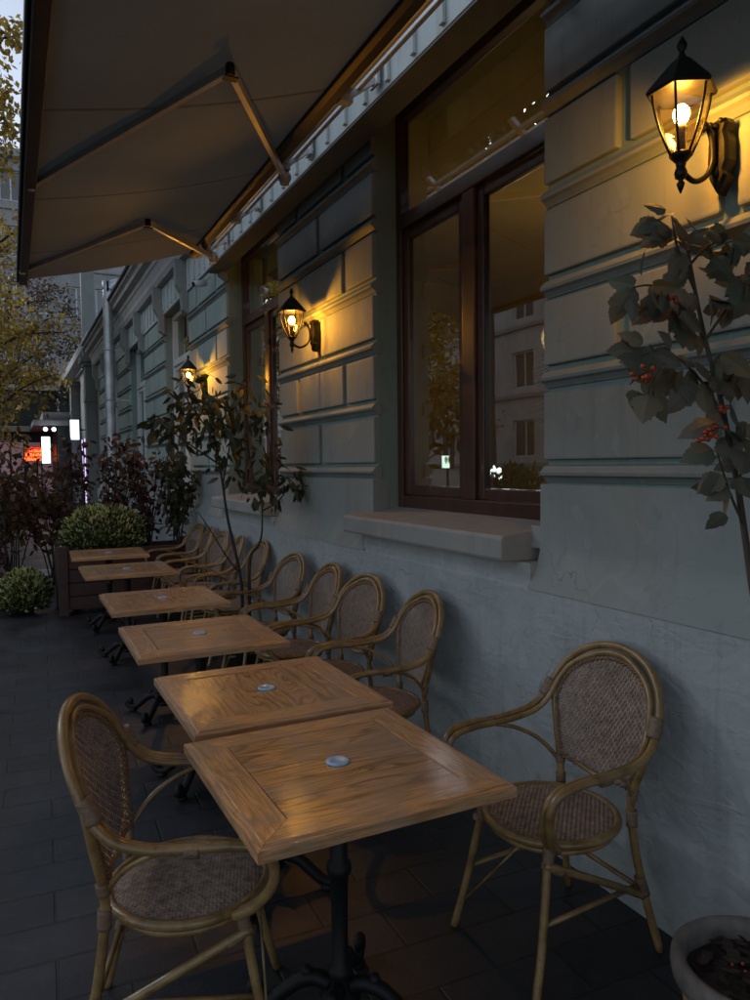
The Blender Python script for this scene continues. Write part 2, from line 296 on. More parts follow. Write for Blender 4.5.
# ------------------------------------------------------------------ mesh helpers
class MB:
    def __init__(s): s.v = []; s.f = []; s.sm = []; s.mi = []
    def add(s, vs, fs, smooth=False, mi=0):
        k = len(s.v); s.v += [tuple(p) for p in vs]
        for f in fs: s.f.append(tuple(i+k for i in f)); s.sm.append(smooth); s.mi.append(mi)
        return s
    def box(s, x0, y0, z0, x1, y1, z1, rot=0, about=None, mi=0):
        vs = [Vector((x, y, z)) for z in (z0, z1) for (x, y) in ((x0, y0), (x1, y0), (x1, y1), (x0, y1))]
        if rot:
            c = Vector(about or ((x0+x1)/2, (y0+y1)/2, 0)); R = Matrix.Rotation(rot, 3, 'Z')
            vs = [R @ (p-c) + c for p in vs]
        return s.add(vs, [(3, 2, 1, 0), (4, 5, 6, 7), (0, 1, 5, 4), (1, 2, 6, 5), (2, 3, 7, 6), (3, 0, 4, 7)], False, mi)
    def bar(s, a, b, w, h, mi=0):
        a = Vector(a); b = Vector(b); d = (b-a).normalized()
        up = Vector((0, 0, 1)) if abs(d.z) < .95 else Vector((1, 0, 0))
        r = d.cross(up).normalized(); u = r.cross(d)
        vs = [p + r*i*w/2 + u*j*h/2 for p in (a, b) for (i, j) in ((-1, -1), (1, -1), (1, 1), (-1, 1))]
        return s.add(vs, [(0, 1, 2, 3), (7, 6, 5, 4), (4, 5, 1, 0), (5, 6, 2, 1), (6, 7, 3, 2), (7, 4, 0, 3)], False, mi)
    def tube(s, pts, rad, n=10, cap=True, closed=False, mi=0):
        P = [Vector(p) for p in pts]; k = len(P)
        rs = rad if isinstance(rad, (list, tuple)) else [rad]*k
        T = []
        for i in range(k):
            if closed: t = P[(i+1) % k]-P[i-1]
            else: t = P[min(i+1, k-1)]-P[max(i-1, 0)]
            T.append(t.normalized())
        ref = Vector((0, 0, 1)) if abs(T[0].z) < .9 else Vector((1, 0, 0))
        N = (ref - T[0]*ref.dot(T[0])).normalized(); vs = []
        for i in range(k):
            N = (N - T[i]*N.dot(T[i])).normalized(); B = T[i].cross(N)
            for j in range(n):
                a = 2*pi*j/n; vs.append(P[i] + (N*cos(a)+B*sin(a))*rs[i])
        fs = []
        for i in range(k if closed else k-1):
            i2 = (i+1) % k
            for j in range(n):
                fs.append((i*n+j, i*n+(j+1) % n, i2*n+(j+1) % n, i2*n+j))
        s.add(vs, fs, True, mi)
        if cap and not closed:
            s.add(vs[:n], [tuple(range(n-1, -1, -1))], False, mi); s.add(vs[-n:], [tuple(range(n))], False, mi)
        return s
    def lathe(s, prof, c=(0, 0, 0), n=24, mi=0, smooth=True, squash=1.0):
        vs = []; k = len(prof)
        for (r, z) in prof:
            for j in range(n):
                a = 2*pi*j/n; vs.append((c[0]+r*cos(a), c[1]+r*sin(a)*squash, c[2]+z))
        fs = [(i*n+j, i*n+(j+1) % n, (i+1)*n+(j+1) % n, (i+1)*n+j) for i in range(k-1) for j in range(n)]
        s.add(vs, fs, smooth, mi)
        if prof[0][0] > 1e-4: s.add(vs[:n], [tuple(range(n-1, -1, -1))], False, mi)
        if prof[-1][0] > 1e-4: s.add(vs[-n:], [tuple(range(n))], False, mi)
        return s
    def ball(s, c, r, n=10, mi=0, sc=(1, 1, 1)):
        m = max(4, n//2); vs = []
        for i in range(m+1):
            t = pi*i/m
            for j in range(n):
                a = 2*pi*j/n; vs.append((c[0]+r*sc[0]*sin(t)*cos(a), c[1]+r*sc[1]*sin(t)*sin(a), c[2]+r*sc[2]*cos(t)))
        return s.add(vs, [(i*n+j, (i+1)*n+j, (i+1)*n+(j+1) % n, i*n+(j+1) % n) for i in range(m) for j in range(n)], True, mi)
    def prism_y(s, prof, y0, y1, mi=0):        # profile of (x, z) swept along y
        k = len(prof); vs = [(x, y0, z) for x, z in prof] + [(x, y1, z) for x, z in prof]
        fs = [(i, (i+1) % k, k+(i+1) % k, k+i) for i in range(k)] + [tuple(range(k-1, -1, -1)), tuple(range(k, 2*k))]
        return s.add(vs, fs, False, mi)
    def build(s, name, mats, parent=None, bevel=0, loc=None):
        me = bpy.data.meshes.new(name); me.from_pydata(s.v, [], s.f)
        for p, sm, mi in zip(me.polygons, s.sm, s.mi): p.use_smooth = sm; p.material_index = mi
        for m in (mats if isinstance(mats, (list, tuple)) else [mats]): me.materials.append(M[m] if isinstance(m, str) else m)
        bm = bmesh.new(); bm.from_mesh(me); bmesh.ops.remove_doubles(bm, verts=bm.verts, dist=1e-5)
        if bevel:
            bmesh.ops.recalc_face_normals(bm, faces=bm.faces)
            es = [e for e in bm.edges if len(e.link_faces) == 2 and e.calc_face_angle(0) > .6]
            bmesh.ops.bevel(bm, geom=es, offset=bevel, segments=2, profile=.6, affect='EDGES', clamp_overlap=True)
        bm.to_mesh(me); bm.free()
        o = bpy.data.objects.new(name, me); C.objects.link(o)
        if parent: o.parent = parent
        if loc: o.location = loc
        return o
def tag(o, label=None, cat=None, group=None, kind=None):
    if label: o['label'] = label
    if cat: o['category'] = cat
    if group: o['group'] = group
    if kind: o['kind'] = kind
    return o
def empty(name, loc=(0, 0, 0), rz=0):
    o = bpy.data.objects.new(name, None); C.objects.link(o); o.location = loc; o.rotation_euler = (0, 0, rz); o.empty_display_size = .1
    return o
def copy_tree(o, parent=None):
    c = o.copy(); C.objects.link(c); c.parent = parent
    for ch in list(o.children): copy_tree(ch, c)
    return c
def smooth_path(pts, k=5):
    P = [Vector(p) for p in pts]; out = []
    for i in range(len(P)-1):
        p0 = P[max(i-1, 0)]; p1 = P[i]; p2 = P[i+1]; p3 = P[min(i+2, len(P)-1)]
        for j in range(k):
            t = j/k
            out.append(.5*((2*p1)+(p2-p0)*t+(2*p0-5*p1+4*p2-p3)*t*t+(3*p1-p0-3*p2+p3)*t**3))
    out.append(P[-1]); return out

# ------------------------------------------------------------------ ground
def sheet(name, x0, y0, x1, y1, z, m):
    mb = MB(); mb.add([(x0, y0, z), (x1, y0, z), (x1, y1, z), (x0, y1, z)], [(0, 1, 2, 3)])
    return tag(mb.build(name, m), kind='structure')
sheet('ground', -300, -300, 300, 300, -.125, 'asphalt')
mb = MB(); mb.box(-3.2, -12, -.3, 2.3, 36, 0); tag(mb.build('pavement', 'paving'), kind='structure')
mb = MB(); mb.box(-3.36, -12, -.3, -3.2, 36, .004); tag(mb.build('kerb', 'kerb', bevel=.01), kind='structure')
mb = MB(); mb.box(-15.9, -20, -.3, -12, 60, .0); tag(mb.build('far_pavement', 'paving'), kind='structure')

# ------------------------------------------------------------------ restaurant building
PER, HP, Y0P = 3.35, .875, 1.58
XF, XC = 2.0, 2.03
NB = 5                                     # piers 0..5
YEND = Y0P + PER*NB + HP
bld = tag(empty('restaurant_building', (2.0, 1.58, 0)), 'pale teal rusticated restaurant facade with tall windows beside the tables', 'building')
BO = Vector((-2.0, -1.58, 0))
def bpart(mb, name, m, parent=None, bevel=0):
    # parts built in world space, stored relative to the building origin
    p = parent or bld
    o = mb.build(name, m, p, bevel)
    if p is bld: o.location = BO
    return o
# rough plinth wall
mb = MB()
prof = [(1.93, -.05), (1.93, 1.055), (1.935, 1.07), (2.03, 1.075), (2.3, 1.075), (2.3, -.05)]
mb.prism_y(prof, -4.5, YEND+.3)
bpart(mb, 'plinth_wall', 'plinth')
# core wall over window heads and below sills
mb = MB(); mb.box(2.17, -4.5, 3.72, 2.28, YEND+.3, 4.6); mb.box(2.033, -4.5, 3.72, 2.17, YEND+.3, 4.6); bpart(mb, 'lintel_wall', 'jamb')
mb = MB()
for k in range(-1, NB): mb.box(1.934, Y0P+PER*k+HP-.002, 1.03, 2.10, Y0P+PER*(k+1)-HP+.002, 1.164)
mb.box(2.101, -4.5, 1.077, 2.45, YEND, 1.29); bpart(mb, 'parapet_wall', 'plinth')
BANDS = [1.50, 1.89, 2.26, 2.63, 3.00, 3.36]
def pier(k):
    yc = Y0P + PER*k; a, b = yc-HP, yc+HP
    mb = MB(); mb.box(XC, a, 1.20, 2.26, b, 3.72)
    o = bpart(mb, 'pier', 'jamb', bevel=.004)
    # flared base block
    mb = MB()
    prof = [(2.10, 1.06)]
    for i in range(9):
        t = i/8; prof.append((1.922+.07*(1-(1-t)**2.2), 1.060+.19*t**.8*1.0))
    prof += [(1.992, 1.26), (1.992, 1.495), (2.10, 1.495)]
    mb.prism_y(prof, a-.004, b+.004); mb2 = mb.build('base_block', 'block', o)
    for j, z in enumerate(BANDS):
        h = .085
        ov = .010 if k > 0 else .0005
        mb = MB(); mb.prism_y([(2.05, z), (2.022, z+.004), (2.016, z+.012), (2.004, z+.024), (1.988, z+.032), (1.985, z+.044), (1.999, z+.058), (2.008, z+.07), (2.05, z+.08)], a-ov, b+ov)
        mb.build('band', 'band', o)
        z0 = z+h+.012; z1 = (BANDS[j+1] if j < 5 else 3.72)-.012
        cuts = [a-.003]
        if j % 2 == 0: cuts += [yc-.028, yc+.028]
        else: cuts += [yc-.465, yc-.41, yc+.41, yc+.465]
        cuts.append(b+.003)
        mb = MB()
        for q in range(0, len(cuts), 2): mb.box(XF+.004, cuts[q]+.004, z0, XC+.01, cuts[q+1]-.004, z1)
        mb.build('block_course', 'block' if k < 2 else 'blockskylit', o, bevel=.009)
for k in range(-1, NB+1): pier(k)
# fascia with small ribs, then cornice
mb = MB(); mb.box(1.81, -4.5, 3.54, 1.988, 7.45, 4.12); mb.box(1.989, -4.5, 3.725, 2.032, 7.45, 4.119); mb.box(1.987, 7.451, 3.725, 2.032, YEND+.3, 4.12)
y = -4.4
while y < 7.4: mb.box(1.79, y, 3.56, 1.809, y+.035, 4.06); y += .27
y = 7.6
while y < YEND: mb.box(1.965, y, 3.76, 1.9865, y+.035, 4.06); y += .27
bpart(mb, 'fascia', 'fascia', bevel=.003)
mb = MB(); mb.box(1.815, -4.5, 3.528, 1.985, 7.45, 3.538); bpart(mb, 'soffit', 'soffit')  # thin dark sheet standing in for shade under the fascia
mb = MB(); mb.prism_y([(2.3, 4.1), (1.90, 4.1), (1.885, 4.14), (1.875, 4.16), (1.87, 4.22), (1.86, 4.25), (1.84, 4.31), (1.82, 4.33), (1.82, 4.40), (1.74, 4.43), (1.73, 4.50), (1.68, 4.53), (1.68, 4.58), (2.3, 4.6)], -4.5, YEND+.35)
bpart(mb, 'cornice', 'cornice')
mb = MB(); mb.prism_y([(1.64, 4.585), (1.64, 4.62), (2.3, 4.72), (8, 6.2), (8, 6.1), (2.3, 4.605)], -4.5, YEND+.4); bpart(mb, 'roof', 'roofing')
# consoles beside the windows of the far bays
for k in range(2, NB+1):
    for sgn in (-1, 1):
        yy = Y0P+PER*k+sgn*(HP+.03)
        mb = MB(); mb.prism_y([(2.0, 3.45), (1.93, 3.5), (1.92, 3.7), (1.86, 3.8), (1.85, 4.1), (2.0, 4.1)], yy-.06, yy+.06); bpart(mb, 'console', 'block')
mb = MB(); mb.box(2.05, YEND-.02, -.05, 8, YEND+.3, 4.6); mb.box(2.3, -4.6, -.05, 8, -4.5, 4.6); bpart(mb, 'end_wall', 'block')
# windows
def window(k, brown):
    yc = Y0P+PER*(k+.5); a, b = yc-(PER/2-HP), yc+(PER/2-HP)
    fm = 'brownframe' if brown else 'whiteframe'
    zb, zt = 1.32, 3.72
    xf0, xf1 = (2.165, 2.225) if brown else (2.12, 2.18)
    w = .065
    mb = MB()
    mb.box(xf0, a+.004, zb, xf1, a+w, zt-.004); mb.box(xf0, b-w, zb, xf1, b-.004, zt-.004)
    mb.box(xf0, a+w+.001, zb, xf1, b-w-.001, zb+.075); mb.box(xf0, a+w+.001, zt-.07, xf1, b-w-.001, zt-.004)
    mb.box(xf0-.012, a+w+.001, 3.0, xf1, b-w-.001, 3.085)                       # transom
    mb.box(xf0-.004, yc-.055, zb+.076, xf1, yc+.055, 2.999)                     # mullion
    wo_ = bpart(mb, 'window', fm, bevel=.006)
    for (p, q, r, s_) in ((a+w+.003, yc-.058, zb+.078, 2.997), (yc+.058, b-w-.003, zb+.078, 2.997)):
        mb = MB(); t = .06; x0, x1 = xf0+.015, xf1-.006
        mb.box(x0, p, r, x1, p+t, s_); mb.box(x0, q-t, r, x1, q, s_); mb.box(x0, p+t+.001, r, x1, q-t-.001, r+t); mb.box(x0, p+t+.001, s_-t, x1, q-t-.001, s_)
        mb.build('sash', fm, wo_, bevel=.008)
        mb = MB(); mb.box(xf0+.035, p+t-.01, r+t-.01, xf0+.041, q-t+.01, s_-t+.01); mb.build('pane', 'pane', wo_)
    mb = MB(); mb.box(xf0+.035, a+w-.01, 3.08, xf0+.041, b-w+.01, zt-.06); mb.build('pane', 'pane', wo_)
    # sill: sloped plaster slab with worn end
    mb = MB(); mb.prism_y([(1.925, 1.165), (1.845, 1.17), (1.838, 1.185), (1.838, 1.262), (1.848, 1.278), (2.03, 1.30), (2.26, 1.335), (2.26, 1.165)], a+.07, b+.11)
    si = mb.build('sill', 'sill', wo_, bevel=.008)
    if a+.07 > 0:
        mb = MB(); mb.box(2.0, a-.001, 1.22, 2.26, a+.075, 1.318); mb.build('sill', 'sill', wo_, bevel=.006)
    return a, b
for k in range(-1, NB):
    if k >= -1: window(k, k < 2)
# rooms behind the windows
mb = MB()
mb.box(6, -4.4, .3, 6.1, 8.6, 4.2); mb.box(2.27, 8.5, .3, 6, 8.6, 4.2); mb.box(2.5, -4.4, .3, 6, -4.3, 4.2); mb.box(2.285, -4.4, 4.0, 6.1, 8.6, 4.1)
bpart(mb, 'room_wall', 'room')
mb = MB(); mb.box(2.3, -4.4, .25, 6.1, 8.6, .3); bpart(mb, 'room_floor', 'roomfloor')
mb = MB(); mb.box(3.2, 8.7, .3, 3.3, YEND-.1, 4.2); mb.box(2.27, 8.61, .3, 3.3, 8.7, 4.2); bpart(mb, 'room_wall', 'paleblind')
def curtain(y0, y1, z0, z1, x, m, label, depth=.035):
    mb = MB(); n = 60; vs = []
    for i in range(n+1):
        y = y0+(y1-y0)*i/n; xx = x+depth*sin(i*1.15)+.012*sin(i*.4)
        vs += [(xx, y, z0), (xx+.01*sin(i*.7), y, z1)]
    mb.add(vs, [(2*i, 2*i+1, 2*i+3, 2*i+2) for i in range(n)], True)
    return tag(mb.build('curtain', m), label, 'curtain')
curtain(5.8, 6.35, 1.3, 3.9, 2.42, 'curtain', 'ochre curtain hanging inside the second brown window behind the small tree')
# pendant lamps lighting the dining room
def pendant(y, x, z, label):
    t = tag(empty('pendant_lamp', (x, y, z)), label, 'lamp', 'pendant lamps in the dining room')
    mb = MB(); mb.lathe([(.16, 0), (.15, .05), (.06, .13), (.02, .15)], n=20); mb.build('lamp_shade', 'brownframe', t)
    mb = MB(); mb.tube([(0, 0, .15), (0, 0, 4.0-z)], .006, 6); mb.build('cord', 'iron', t)
    mb = MB(); mb.ball((0, 0, .03), .045, 12); mb.build('bulb', 'bulb', t)
    return t
pendant(3.5, 4.9, 3.3, 'pendant lamp with dark shade hanging in the dining room behind the large window')
ld = bpy.data.lights.new('room_light', 'POINT'); ld.energy = 10; ld.color = (1, .68, .25); ld.shadow_soft_size = .15
lo = bpy.data.objects.new('room_light', ld); C.objects.link(lo); lo.location = (4.4, 5.2, 2.7)
# potted palm inside
t = tag(empty('indoor_palm', (2.62, 2.75, .3)), 'indoor palm with thin arching fronds behind the large window', 'plant')
mb = MB(); mb.lathe([(.14, 0), (.18, .9), (.17, .9), (.15, .85)], n=18); mb.build('pot', 'darkpot', t)
mb = MB()
for i in range(13):
    a = random.uniform(0, 2*pi); r = random.uniform(.3, .55); zt = random.uniform(1.4, 1.95)
    if cos(a) < 0: r *= .5
    P = smooth_path([(0, 0, .85), (r*.25*cos(a), r*.25*sin(a), .85+(zt-.85)*.7), (r*.7*cos(a), r*.7*sin(a), zt), (r*1.1*cos(a), r*1.1*sin(a), zt-.15)], 7)
    mb.tube(P, .004, 4)
    for p in P[6:]:
        for s_ in (-1, 1):
            d = Vector((-sin(a)*s_*.7+cos(a)*.5, cos(a)*s_*.7+sin(a)*.5, -.25)).normalized()*random.uniform(.12, .2)
            w = Vector((cos(a), sin(a), 0))*.007
            mb.add([p-w, p+w, p+d*.6+w*.8, p+d, p+d*.6-w*.8], [(0, 1, 2, 3, 4)])
mb.build('frond', 'leaf_palm', t)

# ------------------------------------------------------------------ awning
aw = tag(empty('awning', (1.6, 3.6, 3.5)), 'open taupe fabric awning with folding arms over the cafe tables', 'awning')
def ap(mb, name, m, bevel=0, parent=None):
    o = mb.build(name, m, parent or aw, bevel)
    if parent is None: o.location = (-1.6, -3.6, -3.5)
    return o
AY0, AY1 = -7.0, 6.56
mb = MB(); n, k = 180, 14; vs = []
for i in range(n+1):
    y = AY0+(AY1-AY0)*i/n
    for j in range(k+1):
        t = j/k; x = .15+t*(1.50-.15)
        z = 3.10+t*(3.475-3.10) - .035*sin(pi*t) + .016*abs(sin(pi*y/1.15))**.6*sin(pi*t)**.5 - .012
        vs.append((x, y, z))
mb.add(vs, [(i*(k+1)+j, (i+1)*(k+1)+j, (i+1)*(k+1)+j+1, i*(k+1)+j+1) for i in range(n) for j in range(k)], True)
ap(mb, 'fabric', 'fabric')
mb = MB(); mb.prism_y([(.165, 3.055), (.11, 3.05), (.095, 3.075), (.095, 3.14), (.12, 3.16), (.165, 3.15)], AY0-.03, AY1+.04); mb.prism_y([(.094, 3.06), (.084, 3.065), (.084, 3.125), (.094, 3.13)], AY0-.03, AY1+.04); ap(mb, 'front_rail', 'darkrail', .004)
mb = MB(); mb.prism_y([(1.46, 3.43), (1.46, 3.50), (1.49, 3.53), (1.57, 3.54), (1.583, 3.52), (1.575, 3.47), (1.54, 3.425), (1.49, 3.42)], AY0, AY1+.05); ap(mb, 'cassette', 'darkrail', .004)
mb = MB(); mb.tube([(1.605, AY0, 3.515), (1.605, AY1+.25, 3.515)], .027, 14); ap(mb, 'roller_tube', 'tubepaint')
mb = MB(); mb.box(1.665, AY0, 3.525, 1.69, AY1+.2, 3.55); ap(mb, 'torsion_bar', 'alu', .004)
for yb in (-.5, 1.0, 2.55, 3.55, 4.50, 5.6, 6.55):
    mb = MB(); mb.bar((1.60, yb, 3.47), (1.80, yb, 3.62), .035, .03); mb.box(1.57, yb-.03, 3.45, 1.64, yb+.03, 3.49)
    ap(mb, 'bracket', 'alu', .003)
    mb = MB(); mb.box(1.770, yb-.045, 3.57, 1.788, yb+.045, 3.73)
    for zz in (3.59, 3.71): mb.ball((1.768, yb, zz), .009, 8)
    ap(mb, 'wall_plate', 'alu', .003)
def arm(sh, el, fr):
    mb = MB(); mb.bar(sh, el, .027, .04); mb.ball(sh, .045, 12, sc=(1, 1, .9)); mb.lathe([(.03, -.045), (.03, .045)], sh, 14); o = ap(mb, 'arm', 'taupe_metal', 0)
    mb = MB(); mb.bar(el, fr, .026, .034); mb.ball(fr, .03, 10); ap(mb, 'arm', 'taupe_metal', 0)
    mb = MB(); mb.lathe([(.016, -.024), (.02, -.02), (.02, .02), (.016, .024)], el, 14)
    mb.box(el[0]-.03, el[1]-.02, el[2]-.04, el[0]+.03, el[1]+.02, el[2]-.034); ap(mb, 'elbow', 'iron')
arm((1.62, 4.53, 3.42), (.87, 3.08, 3.235), (.14, 4.35, 3.075))
arm((1.65, 6.50, 3.42), (.885, 5.22, 3.24), (.125, 6.2, 3.07))
arm((1.62, 1.6, 3.42), (.87, .15, 3.235), (.14, 1.4, 3.075))

# ------------------------------------------------------------------ wall lanterns
def hexring(r, z, c, rot=0):
    return [(c[0]+r*cos(rot+pi/3*i), c[1]+r*sin(rot+pi/3*i), z) for i in range(6)]
def make_lantern():
    t = empty('wall_lantern', (1.965, Y0P, 2.52))
    # back plate
    mb = MB(); out = [(0, .10), (.022, .098), (.034, .08), (.024, .062), (.034, .03), (.036, -.03), (.024, -.06), (.03, -.075), (.0, -.125)]
    pts = [(y, z) for y, z in out] + [(-y, z) for y, z in out[-2:0:-1]]
    k = len(pts); vs = [(-.004, y, z) for y, z in pts] + [(-.016, y*.8, z*.93) for y, z in pts] + [(.03, y, z) for y, z in pts]
    fs = [(i, (i+1) % k, k+(i+1) % k, k+i) for i in range(k)] + [(2*k+i, 2*k+(i+1) % k, (i+1) % k, i) for i in range(k)] + [tuple(range(k, 2*k))]
    mb.add(vs, fs)
    mb.ball((-.02, 0, .075), .012, 10); mb.ball((-.018, 0, -.06), .012, 10, sc=(1, 1, 1.8)); mb.ball((-.02, .018, .088), .008, 8); mb.ball((-.02, -.018, .088), .008, 8)
    for zz in (.02, -.035): mb.ball((-.017, 0, zz), .005, 8)
    mb.build('back_plate', 'iron', t)
    ax = -.165
    # scrolled arm
    mb = MB()
    P = smooth_path([(ax+.004, 0, -.075), (ax+.03, 0, -.094), (-.10, 0, -.10), (-.055, 0, -.075), (-.032, 0, -.03), (-.035, 0, .03), (-.055, 0, .068), (-.072, 0, .075), (-.078, 0, .06), (-.066, 0, .052)], 6)
    kk = len(P); mb.tube(P, [.0085 if i < kk*.6 else .0085-.004*(i-kk*.6)/(kk*.4) for i in range(kk)], 10)
    mb.ball((-.069, 0, .06), .009, 8)
    mb.bar((-.035, 0, -.03), (-.012, 0, -.03), .012, .012); mb.build('arm', 'iron', t)
    # socket and tip below
    mb = MB(); mb.lathe([(.002, -.145), (.009, -.128), (.012, -.118), (.006, -.108), (.016, -.10), (.019, -.085), (.013, -.07), (.015, -.058), (.026, -.045), (.033, -.038), (.031, -.03)], (ax, 0, 0), 18); mb.build('socket', 'iron', t)
    # cage: six ribs with a tulip curve
    cur = [(.030, -.035), (.046, 0), (.062, .04), (.074, .08), (.082, .115), (.085, .145)]
    mb = MB()
    for i in range(6):
        a = pi/3*i+pi/6
        mb.tube([(ax+r*cos(a), r*sin(a), z) for r, z in cur], .0038, 6)
    for (r, z) in ((.031, -.034), (.086, .146)):
        ring = hexring(r, z, (ax, 0), pi/6); mb.tube(ring+ring[:1], .0045, 6)
    mb.build('cage', 'iron', t)
    mb = MB(); vs = []
    for r, z in cur: vs += hexring(r*.985, z, (ax, 0), pi/6)
    mb.add(vs, [(i*6+j, i*6+(j+1) % 6, (i+1)*6+(j+1) % 6, (i+1)*6+j) for i in range(5) for j in range(6)]); mb.build('glass', 'lampglass', t)
    # cap
    mb = MB(); capp = [(.100, .138), (.104, .146), (.096, .158), (.072, .185), (.048, .212), (.030, .232), (.016, .243)]
    vs = []
    for r, z in capp: vs += hexring(r, z, (ax, 0), pi/6)
    fs = [(i*6+j, i*6+(j+1) % 6, (i+1)*6+(j+1) % 6, (i+1)*6+j) for i in range(len(capp)-1) for j in range(6)]
    mb.add(vs, fs+[tuple(range(36, 42))])
    mb.add(hexring(.098, .140, (ax, 0), pi/6), [(5, 4, 3, 2, 1, 0)])
    mb.lathe([(.016, .240), (.010, .252), (.007, .262), (.013, .272), (.015, .282), (.009, .294), (.003, .306)], (ax, 0, 0), 14)
    mb.build('cap', 'iron', t)
    mb = MB(); mb.lathe([(.012, -.03), (.012, .03), (.015, .033), (.015, .05), (.011, .052)], (ax, 0, 0), 14); mb.build('bulb_holder', 'wrap', t)
    mb = MB(); mb.ball((ax, 0, .083), .024, 14, sc=(1, 1, 1.2)); b_ = mb.build('bulb', 'bulb', t); b_.visible_shadow = False
    return t
LEN = [(0, 'large lit black wall lantern above the berry shrub, nearest of the three'), (1, 'lit black wall lantern on the pier between the two brown windows'), (2, 'farthest lit black wall lantern, half hidden behind a small tree')]
lan = make_lantern()
for k, lab in LEN:
    o = lan if k == 0 else copy_tree(lan)
    o.location.y = Y0P+PER*k; tag(o, lab, 'wall lamp', 'lanterns along the facade')
    d = bpy.data.lights.new('lantern_light', 'POINT'); d.energy = 3.3; d.color = (1, .42, .02); d.shadow_soft_size = .014
    lo = bpy.data.objects.new('lantern_light', d); C.objects.link(lo); lo.parent = o; lo.location = (-.165, 0, .083)

# ------------------------------------------------------------------ tables
def mitred(side, half, w, m, parent, gx):
    # outer profile: inset, z
    prof = [(0, -.034), (0, -.010), (.003, -.006), (.014, -.0055), (.017, -.001), (.019, 0), (w-.001, 0), (w, -.003), (w, -.034)]
    mb = MB(); hx, hy = half; vs = []; g = .0007
    for e in (-1, 1):
        for ins, z in prof:
            if side in ('s', 'n'):
                sy = -1 if side == 's' else 1; vs.append((e*(hx-ins-g), sy*(hy-ins), z))
            else:
                sx = -1 if side == 'w' else 1; vs.append((sx*(hx-ins), e*(hy-ins-g), z))
    k = len(prof)
    mb.add(vs, [(i, (i+1) % k, k+(i+1) % k, k+i) for i in range(k)] + [tuple(range(k-1, -1, -1)), tuple(range(k, 2*k))])
    o = mb.build('border_board', m, parent)
    bm = bmesh.new(); bm.from_mesh(o.data); bmesh.ops.recalc_face_normals(bm, faces=bm.faces); bm.to_mesh(o.data); bm.free()
    return o
def make_table(grain):
    t = empty('cafe_table')
    top = empty('table_top'); top.parent = t; top.location = (0, 0, .75)
    hx, hy, w = .35, .357, .105
    for s_ in 'snwe': mitred(s_, (hx, hy), w, 'borderX' if s_ in 'sn' else 'borderY', top, grain)
    mb = MB(); g = .0038; z1 = -.0025
    if grain == 'X':
        n = 5; st = 2*(hy-w)/n
        for i in range(n): mb.box(-(hx-w)+g, -(hy-w)+i*st+.0006, -.03, hx-w-g, -(hy-w)+(i+1)*st-.0006, z1)
    else:
        n = 5; st = 2*(hx-w)/n
        for i in range(n): mb.box(-(hx-w)+i*st+.0006, -(hy-w)+g, -.03, -(hx-w)+(i+1)*st-.0006, hy-w-g, z1)
    mb.build('centre_panel', 'woodX' if grain == 'X' else 'woodY', top, bevel=.0012)
    mb = MB(); mb.lathe([(.034, -.002), (.034, .002), (.030, .0042), (.022, .0042), (.020, .0034), (.001, .0034)], n=32); mb.build('hole_cover', 'disc', top)
    # cast iron pedestal
    mb = MB(); mb.lathe([(.03, .055), (.055, .06), (.06, .075), (.05, .09), (.034, .10), (.028, .125), (.036, .14), (.036, .155), (.024, .17), (.0235, .30), (.026, .42), (.033, .43), (.037, .445), (.033, .46), (.025, .468), (.027, .58), (.031, .66), (.038, .68), (.05, .70), (.05, .705)], n=20)
    mb.box(-.17, -.02, .705, .17, .02, .716); mb.box(-.02, -.17, .7055, .02, .17, .7158); mb.build('column', 'castiron', t)
    for i in range(4):
        a = pi/4+pi/2*i+.12
        mb = MB(); pr = [(.03, .10), (.07, .115), (.12, .10), (.17, .06), (.21, .032), (.245, .03), (.27, .048), (.262, .07), (.243, .066), (.245, .05)]
        P = smooth_path([(r*cos(a), r*sin(a), z) for r, z in pr], 4); k = len(P)
        mb.tube(P, [.024-.010*i_/k for i_ in range(k)], 10)
        mb.lathe([(.022, 0), (.026, .008), (.02, .022)], (.228*cos(a), .228*sin(a), 0), 12); mb.ball((.10*cos(a), .10*sin(a), .13), .018, 8)
        mb.build('foot', 'castiron', t)
    return t
TX = [(.80, 1.871, .9, 'X'), (.838, 2.629, .25, 'Y'), (.828, 3.668, -.5, 'X'), (.849, 4.796, -.2, 'Y'), (.84, 6.35, -.4, 'Y'), (.844, 7.66, -2.4, 'X')]
TL = ['wooden cafe table nearest the camera, with grain running across its centre panel', 'second wooden cafe table from the camera, butted against the nearest one',
      'third wooden cafe table from the camera, with a gap before the next pair', 'fourth wooden cafe table from the camera, left of the two slim potted trees',
      'fifth wooden cafe table from the camera, seen almost edge on', 'farthest wooden cafe table, in front of the dark planter']
protos = {}
for (x, y, r, g), lab in zip(TX, TL):
    o = copy_tree(protos[g]) if g in protos else make_table(g)
    protos.setdefault(g, o)
    o.location = (x, y, 0); o.rotation_euler = (0, 0, radians(r)); tag(o, lab, 'table', 'wooden cafe tables in a row along the wall')

